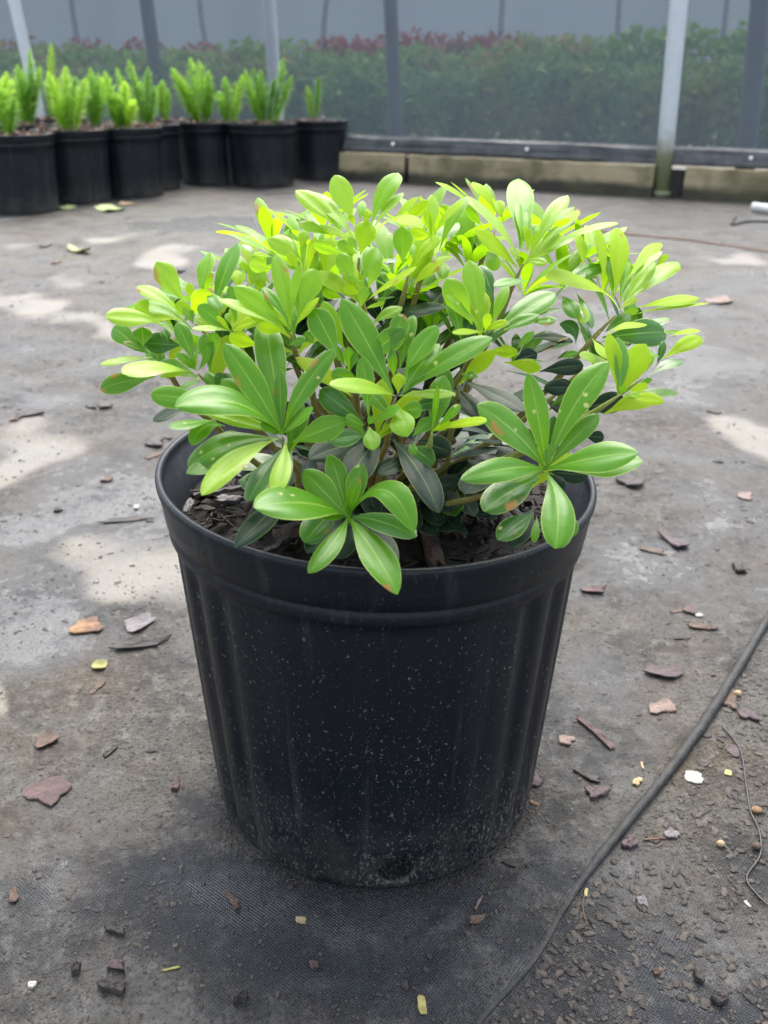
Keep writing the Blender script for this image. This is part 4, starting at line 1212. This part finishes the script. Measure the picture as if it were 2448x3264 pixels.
def strand(name, cat, label, pts, rad, m, lift=0.0):
    P = [GD(*p) for p in pts]
    out = []
    for i in range(len(P) - 1):
        for k in range(8):
            t = k / 8
            p0, p1, p2, p3 = P[max(i - 1, 0)], P[i], P[i + 1], P[min(i + 2, len(P) - 1)]
            q_ = 0.5 * ((2 * p1) + (p2 - p0) * t + (2 * p0 - 5 * p1 + 4 * p2 - p3) * t * t + (3 * p1 - p0 - 3 * p2 + p3) * t ** 3)
            q_.z = gz(q_.x, q_.y) + rad + lift
            out.append(q_)
    v, f = tube(out, rad, 7)
    return tag(mobj(name, v, f, MAT[m], None, out[0]), label, cat)


cr = lambda x, y: ((1600 + x / 1.9) / D2S, (2100 + y / 1.9) / D2S)
strand('wire', 'wire', 'thin black wire winding over the litter at the right edge', [cr(1330, 420), cr(1440, 560), cr(1475, 760), cr(1500, 930), cr(1555, 1060), cr(1560, 1200), cr(1480, 1330), cr(1540, 1430), cr(1640, 1520)], 0.0007, 'wire', 0.001)
strand('stalk', 'stalk', 'thin reddish stalk hanging from the little yellow leaf', [cr(500, 1430), cr(488, 1500), cr(500, 1570), cr(518, 1625)], 0.0006, 'chip_brown')
strand('string', 'string', 'faded orange string lying across the far cloth', [(1180, 470), (1300, 500), (1400, 511), (1500, 521), (1600, 536), (1760, 560)], 0.0025, 'string')
strand('hose', 'hose', 'thin dark hose looped on the far cloth at the right', [(1700, 482), (1620, 480), (1580, 487), (1590, 470)], 0.004, 'wire')
c0, c1 = GD(1627, 446, .02), GD(1720, 458, .02)
v, f = tube([c0, c0.lerp(c1, .5), c1], 0.016, 14)
tag(mobj('pipe', v, f, MAT['pvc'], None, c0), 'end of a white plastic pipe lying by the kerb at the right edge', 'pipe')

# ------------------------------------------------------------------ kerb, screen and posts
K0, K1 = GD(735, 388), GD(1659, 440)
KD = (K1 - K0); KD.z = 0; KLEN = KD.length; KD.normalize()
KN = Vector((-KD.y, KD.x, 0))
if KN.y < 0: KN = -KN                                  # away from the viewer


def kp(s, n, z):                   # s metres along the kerb from K0, n metres behind its face
    return K0 + KD * s + KN * n + Vector((0, 0, z))


def kerb_s(px):                    # where on the kerb's foot the sight column px (full-view units) falls
    best = min(np.linspace(-6, 8, 2801), key=lambda s: abs((lambda q: CX + FPX * q.dot(RGT) / q.dot(FWD))(kp(s, 0, 0.06) - CAM) - px * D2S))
    return float(best)


def wood_mat():
    t = NT('weathered_kerb_board')
    o = t.obj()
    z = t.n('SeparateXYZ', {0: o}).outputs[2]
    st = t.n('Mapping', {'Vector': o, 'Scale': (3, 3, 40)}).outputs[0]
    c = t.mix(t.noise(st, 2.0, 6, 0.6), (0.27, 0.215, 0.13), (0.44, 0.37, 0.23))
    rot = t.ramp(t.math('ADD', z, t.math('MULTIPLY', t.math('SUBTRACT', t.noise(o, 7, 5), 0.5), 0.06)), 0.070, 0.030)
    c = t.mix(t.math('MULTIPLY', rot, 0.93), c, (0.022, 0.022, 0.020))
    c = t.mix(t.math('MULTIPLY', t.ramp(t.noise(o, 5, 5), 0.44, 0.66), 0.75), c, (0.072, 0.074, 0.036))
    nb = t.bump(t.noise(st, 6.0, 5), 0.5, 0.006)
    return t.done(t.principled(c, 0.8, nb, 0.3))


def screen_mat():
    t = NT('grey_shade_mesh')
    o = t.obj()
    mp = t.n('Mapping', {'Vector': o}).outputs[0]
    w1 = t.n('TexWave', {'Vector': mp, 'Scale': 55.0, 'Distortion': 0.4}, bands_direction='X').outputs[1]
    w2 = t.n('TexWave', {'Vector': mp, 'Scale': 55.0, 'Distortion': 0.4}, bands_direction='Z').outputs[1]
    weave = t.math('MAXIMUM', w1, w2)
    drape = t.noise(t.n('Mapping', {'Vector': o, 'Scale': (1.5, 1.5, 0.25)}).outputs[0], 2.0, 4)
    fac = t.math('ADD', t.math('MULTIPLY', weave, 0.10), t.math('ADD', 0.34, t.math('MULTIPLY', drape, 0.14)))
    d = t.n('BsdfDiffuse', {'Color': t.mix(t.noise(o, 3, 5), (0.036, 0.045, 0.052), (0.052, 0.062, 0.071))}).outputs[0]
    tr = t.n('BsdfTranslucent', {'Color': (0.12, 0.155, 0.20, 1)}).outputs[0]
    cl = t.n('MixShader', {0: 0.45, 1: d, 2: tr}).outputs[0]
    hole = t.n('BsdfTransparent', {'Color': (1, 1, 1, 1)}).outputs[0]
    return t.done(t.n('MixShader', {0: fac, 1: hole, 2: cl}).outputs[0])


MAT['wood'] = wood_mat()
MAT['screen'] = screen_mat()
MAT['skirt'] = plain('black_plastic_skirt', (0.045, 0.050, 0.052), (0.105, 0.112, 0.114), 9, 0.45, 0.6, 0.01, 30)
MAT['darkstake'] = plain('rotten_stake', (0.012, 0.012, 0.011), (0.03, 0.028, 0.025), 30, 0.8, 0.6)


def galv_mat(name, algae):
    t = NT(name)
    o = t.obj()
    z = t.n('SeparateXYZ', {0: o}).outputs[2]
    c = t.mix(t.noise(o, 26, 5, 0.7), (0.42, 0.46, 0.49), (0.58, 0.61, 0.63))
    if algae:
        al = t.ramp(t.math('ADD', z, t.math('MULTIPLY', t.noise(o, 22, 5), 0.22)), 0.46, 0.26)
        c = t.mix(t.math('MULTIPLY', al, 0.92), c, t.mix(t.noise(o, 60, 4), (0.10, 0.125, 0.035), (0.22, 0.215, 0.10)))
    return t.done(t.principled(c, 0.55, t.bump(t.noise(o, 60, 4), 0.2, 0.002), 0.5, Metallic=0.25))


MAT['galv'] = galv_mat('galvanised_pipe', True)
MAT['dpost'] = plain('dark_post', (0.045, 0.052, 0.060), (0.060, 0.068, 0.076), 15, 0.7, 0.2)

kerb = empty('wooden_kerb', kp(0, 0, 0), 'low weathered board kerb along the foot of the grey mesh screen', 'kerb')
gapA, gapB0, gapB1 = kerb_s(876), kerb_s(1410), kerb_s(1478)
KH = 0.128


def kbox(s0, s1, n0, n1, z0, z1, seg=1, jit=0.0):
    vs, fs = [], []
    for i in range(seg + 1):
        s = s0 + (s1 - s0) * i / seg
        j = jit * math.sin(i * 2.1 + s0)
        for (n, z) in ((n0, z0), (n1, z0), (n1, z1), (n0, z1)):
            vs.append(kp(s, n, z + (j if z == z1 else 0)))
    fs = grid_faces(seg + 1, 4, True)
    fs += [(3, 2, 1, 0), tuple(seg * 4 + k for k in range(4))]
    return vs, fs


for (s0, s1) in ((-4.0, gapA - 0.012), (gapA + 0.012, gapB0), (gapB1, 5.0)):
    v, f = kbox(s0, s1, 0.0, 0.038, -0.01, KH, 24, 0.003)
    bo = mobj('board', v, f, MAT['wood'], kerb, kp(s0, 0, 0), smooth=False)
    bv = bo.modifiers.new('bevel', 'BEVEL'); bv.width = 0.004; bv.segments = 2; bv.limit_method = 'ANGLE'
for s0, s1 in ((gapA - 0.03, gapA + 0.06), (gapB0 - 0.03, gapB1 + 0.03)):
    v, f = kbox(s0, s1, 0.040, 0.075, -0.01, KH - 0.015, 2)
    mobj('stake', v, f, MAT['darkstake'], kerb, kp(s0, 0.05, 0), smooth=False)

screen = empty('shade_screen', kp(0, 0.08, 0), 'grey see-through shade mesh hung behind the kerb', 'shade screen')
vs = []
ns, nz = 160, 24
for i in range(nz + 1):
    z = 0.17 + 1.1 * i / nz
    for j in range(ns + 1):
        s = -7 + 14 * j / ns
        vs.append(kp(s, 0.085 + 0.012 * math.sin(s * 3.1) * math.sin(z * 2 + s) + 0.006 * math.sin(s * 11), z))
mobj('mesh_panel', vs, grid_faces(nz + 1, ns + 1), MAT['screen'], screen, kp(0, 0.08, 0))
vs = []
prof = [(0.076, 0.205), (0.066, 0.196), (0.056, 0.190), (0.060, 0.182), (0.040, 0.172), (0.046, 0.162), (0.030, 0.150), (0.034, 0.135), (0.040, 0.1315), (0.070, 0.1312)]
nsk = 220
for i, (n_, z) in enumerate(prof):
    for j in range(nsk + 1):
        s = -7 + 14 * j / nsk
        vs.append(kp(s, n_ + 0.008 * mnoise.noise(Vector((s * 4, i * .9, 0))), z + (0.012 * mnoise.noise(Vector((s * 2.3, i * .5, 7))) if 0 < i < 8 else 0)))
mobj('skirt', vs, list(reversed(grid_faces(len(prof), nsk + 1))), MAT['skirt'], screen, kp(0, 0.05, 0.2))
for px in (845, 1130, 1610, 520, 300):
    s = kerb_s(px)
    vs, fs = [], []
    for k in range(12):
        a_ = 2 * math.pi * k / 12
        for (rr, n_) in ((0.008, 0.030), (0.008, 0.020), (0.003, 0.017)):
            vs.append(kp(s + rr * math.cos(a_), n_ - 0.002, 0.172 + rr * math.sin(a_)))
    fs = [(k * 3 + i, ((k + 1) % 12) * 3 + i, ((k + 1) % 12) * 3 + i + 1, k * 3 + i + 1) for k in range(12) for i in (0, 1)]
    fs.append(tuple(k * 3 + 2 for k in range(12)))
    mobj('washer', vs, fs, MAT['pvc'], screen, kp(s, 0.03, 0.196))


def post(label, top, bot, depth, rad, m, group, name='post', foot=False):
    """a straight pipe through two sight points at that distance, carried on up past the frame and down to the ground"""
    a, b = at(top[0] * D2S, top[1] * D2S, depth), at(bot[0] * D2S, bot[1] * D2S, depth)
    # keep it at one distance: slide along the view so both ends sit on one vertical plane
    k = (b.y - a.y)
    def on_plane(px, py, y):
        r_ = ray(px * D2S, py * D2S); return CAM + r_ * (y / r_.y)
    y0 = (G(bot[0] * D2S, bot[1] * D2S).y if foot else b.y)
    a, b = on_plane(*top, y0), on_plane(*bot, y0)
    d = (b - a).normalized()
    low = a + d * ((-0.02 - a.z) / d.z)
    up = a + d * ((3.0 - a.z) / d.z)
    pts = [low.lerp(up, i / 12) for i in range(13)]
    pr = empty(name, Vector((low.x, low.y, 0)), label, 'post', group)
    v, f = tube(pts, rad, 20)
    mobj('pipe', v, f, MAT[m], pr, low)
    col = [low + (up - low) * 0.0 + Vector((0, 0, 0.022)), low + Vector((0, 0, 0.045))]
    v, f = tube(col, rad * 1.18, 20)
    mobj('collar', v, f, MAT[m], pr, low)
    return pr


IN, OUTG = 'pale pipes standing inside the screen', 'dark posts seen through the screen'
post('pale galvanised pipe with a mossy green foot, right of the shrub', (1467, 0), (1428, 424), 3.9, 0.036, 'galv', IN, 'fence_post', True)
post('pale pipe rising behind the middle of the fern row', (580, 0), (593, 168), 4.75, 0.036, 'galv', IN, 'fence_post')
post('leaning pale pipe behind the ferns at the left edge', (30, 0), (57, 120), 4.9, 0.032, 'galv', IN, 'fence_post')
post('dark post behind the mesh above the left of the fern row', (316, 0), (338, 165), 5.7, 0.045, 'dpost', OUTG, 'fence_post')
post('dark post behind the mesh, above the top of the shrub', (843, 0), (857, 295), 5.3, 0.040, 'dpost', OUTG, 'fence_post')
post('dark post behind the mesh at the right edge', (1644, 0), (1614, 312), 4.6, 0.050, 'dpost', OUTG, 'fence_post')

# ------------------------------------------------------------------ plants beyond the screen
def card_mat(name, c1, c2, c3):
    t = NT(name)
    r = t.n('NewGeometry').outputs['Random Per Island']
    o = t.obj()
    c = t.mix(r, c1, c2)
    c = t.mix(t.ramp(t.noise(o, 1.6, 3), 0.50, 0.68), c, c3)
    p = t.principled(c, 0.8, None, 0.1)
    tr = t.n('BsdfTranslucent', {'Color': c}).outputs[0]
    return t.done(t.n('MixShader', {0: 0.3, 1: p, 2: tr}).outputs[0])


MAT['sh1'] = card_mat('shrub_foliage', (0.042, 0.095, 0.030), (0.085, 0.165, 0.048), (0.14, 0.15, 0.040))
MAT['sh2'] = card_mat('tall_shrub_foliage', (0.055, 0.115, 0.030), (0.11, 0.20, 0.045), (0.18, 0.14, 0.05))
MAT['shr'] = card_mat('red_shrub_foliage', (0.11, 0.026, 0.026), (0.16, 0.045, 0.038), (0.10, 0.08, 0.04))
MAT['trunk'] = plain('far_bark', (0.135, 0.155, 0.175), (0.155, 0.175, 0.195), 10, 0.9, 0.4)


def foliage(name, label, cat, clumps, size, m, per):
    V, F = [], []
    for (c, rx, ry, rz) in clumps:
        n_ = int(per * rx * rz * 4)
        for k in range(n_):
            while True:
                d = rng.normal(size=3)
                d /= np.linalg.norm(d)
                if d[1] < 0.5: break
            rr = rng.uniform(0.72, 1.04)
            rr *= 1 + 0.16 * mnoise.noise(Vector((d[0] * 3 + c.x, d[1] * 3, d[2] * 3)))
            p = np.array([c.x + d[0] * rx * rr, c.y + d[1] * ry * rr, c.z + d[2] * rz * rr])
            if p[2] < 0.01: continue
            a = rng.normal(size=3); a /= np.linalg.norm(a)
            b = np.cross(a, rng.normal(size=3)); b /= np.linalg.norm(b)
            s = size * rng.uniform(0.6, 1.3)
            o = len(V)
            V += [p - a * s, p + b * s * .42, p + a * s, p - b * s * .42]
            F.append((o, o + 1, o + 2, o + 3))
    c = clumps[len(clumps) // 2][0]
    return tag(mobj(name, V, F, MAT[m], None, (c.x, c.y, 0), smooth=False), label, cat, None, 'stuff')


def row(px0, px1, n_, ydist, ztop, rx, jit, zc=0.5):
    out = []
    r_ = random.Random(int(ydist * 100) + n_)
    for i in range(n_):
        px = px0 + (px1 - px0) * i / (n_ - 1)
        rr = ray(px * D2S, 160 * D2S)
        y = ydist + r_.uniform(-.25, .25)
        x = rr.x / rr.y * y
        zt = ztop(px) + r_.uniform(-jit, jit)
        out.append((Vector((x, y, zt * zc)), rx * r_.uniform(.8, 1.2), rx * r_.uniform(.7, 1.0), zt * (1 - zc)))
    return out


# height above the ground of what is seen at full-view row py, at distance y
def zrow(py, y):
    return HCAM + ray(1224, py * D2S).z / ray(1224, py * D2S).y * y


foliage('shrub_mass', 'low dark green shrubs massed behind the mesh screen', 'shrubs', row(-160, 1850, 26, 6.6, lambda px: zrow(150 - 25 * (px / 1659), 6.6), 0.34, 0.04), 0.040, 'sh1', 1500)
foliage('tall_shrub_mass', 'taller yellowish green shrubs massed behind the mesh at the right', 'shrubs', row(820, 1950, 15, 8.2, lambda px: zrow(115 - 65 * min(1, max(0, (px - 900) / 500)), 8.2), 0.48, 0.06), 0.045, 'sh2', 1100)
foliage('back_shrub_mass', 'green shrubs massed behind the mesh at the left', 'shrubs', row(-260, 900, 14, 8.4, lambda px: zrow(104, 8.4), 0.50, 0.05), 0.045, 'sh2', 1000)
foliage('red_shrub_mass', 'red leaved shrubs showing over the green ones behind the mesh', 'shrubs', row(-60, 560, 6, 10.2, lambda px: zrow(84, 10.2), 0.40, 0.07) + row(700, 1190, 9, 10.2, lambda px: zrow(82 - 14 * math.exp(-((px - 960) / 120) ** 2), 10.2), 0.42, 0.05), 0.05, 'shr', 800)

# far shade house: second screen and the bare trunks before it
t = NT('far_shade_cloth')
o = t.obj()
MAT['farcloth'] = t.done(t.n('MixShader', {0: 0.5, 1: t.n('BsdfDiffuse', {'Color': t.mix(t.noise(t.n('Mapping', {'Vector': o, 'Scale': (1, 1, .3)}).outputs[0], 0.8, 4), (0.060, 0.070, 0.080), (0.085, 0.098, 0.110))}).outputs[0],
                                            2: t.n('BsdfTranslucent', {'Color': (0.15, 0.182, 0.22, 1)}).outputs[0]}).outputs[0])
far = empty('shade_house', Vector((0, 18, 0)), 'far grey shade house wall closing the view behind the shrubs', 'shade house')
vs = []
for i in range(9):
    for j in range(121):
        x = -18 + 36 * j / 120
        vs.append((x, 18 + 0.15 * math.sin(x * 1.3) + 0.08 * math.sin(x * 3.7), 5.0 * i / 8))
mobj('cloth_wall', vs, grid_faces(9, 121), MAT['farcloth'], far, (0, 18, 0))
TREEL = ['faint bare trunk far behind the mesh, nearest the left edge', 'faint bare trunk far behind, left of the pale middle pipe', 'faint bare trunk far behind, right of the pale middle pipe',
         'faint bare trunk far behind, first right of the dark post over the shrub', 'faint bare trunk far behind, just left of the mossy footed pipe', 'faint bare trunk far behind, between the mossy footed pipe and the right edge']
for k, px in enumerate((150, 450, 690, 1090, 1340, 1560)):
    rr = ray(px * D2S, 40 * D2S)
    y = 13.5 + (k * 37 % 10) * 0.2
    x = rr.x / rr.y * y
    r_ = random.Random(k)
    tr = empty('bare_tree', Vector((x, y, 0)), 'thin dark bare tree far behind the mesh, number of blurred trunks', 'tree', 'bare trees far behind the mesh')
    tr['label'] = TREEL[k]
    lean = r_.uniform(-.25, .25)
    pts = [Vector((x + lean * (z / 3) + 0.03 * math.sin(z * 3 + k), y, z)) for z in np.linspace(0, 4.2, 12)]
    v, f = tube(pts, [0.045 - 0.002 * i for i in range(12)], 8)
    mobj('trunk', v, f, MAT['trunk'], tr, pts[0])

# ------------------------------------------------------------------ potted ferns
def fern_mat(name, c1, c2):
    t = NT(name)
    rnd = t.n('ObjectInfo').outputs['Random']
    z = t.n('SeparateXYZ', {0: t.obj()}).outputs[2]
    c = t.mix(t.math('ADD', t.math('MULTIPLY', rnd, .5), t.math('MULTIPLY', t.ramp(z, 0.03, 0.2), .5)), c1, c2)
    p = t.principled(c, 0.5, None, 0.3)
    tr = t.n('BsdfTranslucent', {'Color': t.mix(0.5, c, (0.6, 0.9, 0.12))}).outputs[0]
    return t.done(t.n('MixShader', {0: 0.68, 1: p, 2: tr}).outputs[0])


MAT['fern'] = fern_mat('fern_needles', (0.22, 0.44, 0.06), (0.34, 0.58, 0.08))
MAT['fern_dark'] = fern_mat('fern_needles_dark', (0.13, 0.32, 0.06), (0.19, 0.42, 0.07))
MAT['fern_yellow'] = fern_mat('fern_needles_yellow', (0.34, 0.54, 0.06), (0.50, 0.68, 0.06))


def frond_geo(L, W, bend, seed, n_=640):
    r_ = random.Random(seed)
    V, F = [], []
    C = Vector((bend.x * .15, bend.y * .15, L * 0.55)); E = Vector((bend.x, bend.y, L * (1 - 0.35 * (bend.length / L) ** 2)))
    v, f = tube([bez(Vector(), C, E, k / 6) for k in range(7)], [0.0025 - 0.0002 * k for k in range(7)], 5)
    V += v; F += f
    for k in range(n_):
        t = (k + r_.random()) / n_
        t = 0.04 + 0.96 * t
        P = bez(Vector(), C, E, t)
        tan = (bez(Vector(), C, E, min(1, t + .02)) - bez(Vector(), C, E, max(0, t - .02))).normalized()
        o1 = tan.orthogonal().normalized(); o2 = tan.cross(o1)
        a_ = k * 2.39996 + r_.uniform(-.4, .4)
        rad = o1 * math.cos(a_) + o2 * math.sin(a_)
        env = (min(1, t / 0.25) ** 0.6) * (1 - max(0, (t - 0.45) / 0.55) ** 2.4) * 0.95 + 0.06
        ln = W * env * r_.uniform(.35, 1.2)
        d = (rad + tan * r_.uniform(.1, .8)).normalized()
        s = tan.cross(rad).normalized() * r_.uniform(0.0018, 0.0030)
        o = len(V)
        V += [P - s * .5, P + d * ln * .6 - s, P + d * ln, P + d * ln * .6 + s, P + s * .5]
        F.append((o, o + 1, o + 2, o + 3, o + 4))
    return V, F


CR = 1 / 1.355                      # crop units used for the ferns to photograph pixels
FERNS = [  # label, pot middle x, pot foot y (crop units), None or y distance, [(tip x, tip y, width factor, kind)], base (x, y)
 ('potted fern cut by the left edge, one bright plume in front', 108, 925, None, (30, 575), [(28, 310, 1.0, 'y'), (-10, 330, .9, 'f'), (60, 420, .7, 'f')]),
 ('potted fern second from the left with four broad yellow green plumes', 345, 880, None, (300, 555), [(205, 310, 1.0, 'y'), (285, 285, 1.05, 'y'), (325, 330, 1.0, 'f'), (372, 335, .9, 'y'), (250, 400, .9, 'f')]),
 ('potted fern third from the left with short bushy plumes', 580, 855, None, (530, 530), [(452, 305, .9, 'f'), (540, 350, .95, 'y'), (500, 400, .9, 'f'), (580, 430, .8, 'y'), (470, 420, .8, 'f'), (430, 330, .7, 'f')]),
 ('potted fern in the gap of the rows, its pot mostly hidden', 760, 775, None, (705, 455), [(700, 345, .8, 'd'), (725, 380, .7, 'f'), (680, 370, .7, 'd')]),
 ('potted fern with a wide arching clump right of the gap', 905, 800, None, (880, 495), [(740, 290, 1.0, 'f'), (822, 250, 1.0, 'f'), (858, 258, 1.0, 'f'), (900, 300, .9, 'f'), (800, 375, 1.0, 'y'), (920, 380, .8, 'f'), (780, 330, .9, 'f')]),
 ('potted fern with tall splayed dark plumes, second from the right', 1142, 808, None, (1150, 500), [(1058, 300, .9, 'f'), (1092, 290, .85, 'd'), (1125, 300, .85, 'd'), (1224, 248, .9, 'd'), (1262, 325, .8, 'f'), (1185, 340, .8, 'd'), (1075, 380, .8, 'f')]),
 ('rightmost potted fern with only two small plumes', 1380, 778, None, (1352, 475), [(1376, 332, .75, 'd'), (1325, 368, .6, 'y')]),
 ('dark potted fern behind the two leftmost ones', 120, None, 4.15, (115, 525), [(78, 278, 1.0, 'f'), (126, 212, .95, 'd'), (172, 285, .9, 'd'), (50, 340, .9, 'd'), (140, 330, .9, 'd'), (100, 300, .9, 'f')]),
 ('potted fern with one very tall yellow plume, behind at the left', 235, None, 4.75, (225, 480), [(222, 182, .8, 'y'), (255, 330, .8, 'f'), (200, 340, .8, 'f')]),
 ('potted fern behind the second and third of the front row', 405, None, 4.15, (405, 490), [(390, 292, .9, 'f'), (425, 315, .8, 'f'), (365, 360, .8, 'd'), (445, 370, .8, 'd')]),
 ('potted fern behind the third one, with grey green plumes', 625, None, 4.25, (630, 490), [(553, 258, .9, 'd'), (502, 288, .8, 'f'), (640, 290, .95, 'd'), (600, 350, .9, 'd'), (668, 370, .8, 'f')]),
 ('dark low potted fern behind the splayed one', 985, None, 4.55, (990, 470), [(970, 330, .8, 'd'), (1015, 355, .8, 'd'), (940, 395, .8, 'd'), (1048, 318, .8, 'y')]),
]
FC = {}
for fi, (lab, pxm, pfy, yd, basep, tips) in enumerate(FERNS):
    if pfy is not None:
        g0 = G(pxm * CR, pfy * CR)
        dirg = Vector((g0.x, g0.y, 0)).normalized()
        c = g0 + dirg * 0.112
    else:
        rr = ray(pxm * CR, 480 * CR)
        c = Vector((rr.x / rr.y * yd, yd, 0))
    c.z = 0
    R_ = 0.148 if fi != 5 else 0.165
    th = empty('potted_fern', c, lab, 'potted plant', 'potted foxtail ferns along the screen')
    build_pot(th, c, 0.27, R_, MAT['pot'], None, 72, random.Random(fi).uniform(-.6, .6), True, False, 0.0015)
    so = soil_disc(th, c, R_ * 0.92, 0.248, MAT['mulch'], 0.012, 8, 28)
    r_ = random.Random(fi * 3 + 1)
    vs, fs = [], []
    for k in range(90):
        a_ = r_.uniform(0, 6.28); q_ = R_ * 0.88 * math.sqrt(r_.random())
        cc = c + Vector((q_ * math.cos(a_), q_ * math.sin(a_), 0.256 + r_.uniform(-.004, .012)))
        d = Vector((r_.gauss(0, 1), r_.gauss(0, 1), r_.gauss(0, .4))).normalized()
        n = Vector((r_.gauss(0, .5), r_.gauss(0, .5), 1)); n = (n - d * n.dot(d)).normalized()
        Lc = r_.uniform(.010, .026)
        v, f = slab(cc, d * Lc, n.cross(d) * Lc * r_.uniform(.25, .6), n, .004, k + fi * 100, 3, 2)
        fs += [tuple(i + len(vs) for i in x) for x in f]; vs += v
    tag(mobj('bark_mulch', vs, fs, MAT['mulch'], so, c + Vector((0, 0, .25)), smooth=False), 'loose reddish bark pieces on the soil', None, None, 'stuff')
    dep = (c - CAM).dot(FWD)
    for ti, (tx, ty, wf, kd) in enumerate(tips):
        bx, by = basep[0] + (tx - basep[0]) * 0.28, basep[1]
        rb = ray(bx * CR, by * CR)
        y_ = c.y + r_.uniform(-.06, .05)
        B = CAM + rb * (y_ / rb.y)
        B.z = min(max(B.z, 0.235), 0.262)
        dxy = Vector((B.x - c.x, B.y - c.y)); 
        if dxy.length > R_ * .8: B.x, B.y = c.x + dxy.x * R_ * .8 / dxy.length, c.y + dxy.y * R_ * .8 / dxy.length
        rt = ray(tx * CR, ty * CR)
        T = CAM + rt * ((y_ + r_.uniform(-.04, .04)) / rt.y)
        v = T - B
        L = v.length
        bend = Vector((r_.uniform(-.15, .15), r_.uniform(-.15, .15), 0)) * L
        V, F = frond_geo(L, 0.047 * wf, bend, fi * 20 + ti, 560)
        # turn the frond so its chord runs from base to tip
        ch = Vector((bend.x, bend.y, L * (1 - 0.35 * (bend.length / L) ** 2)))
        q = ch.rotation_difference(v)
        sc_ = L / ch.length
        Vw = [B + q @ (p * sc_) for p in V]
        mobj('frond', Vw, F, MAT[{'y': 'fern_yellow', 'f': 'fern', 'd': 'fern_dark'}[kd]], th, B, smooth=False)
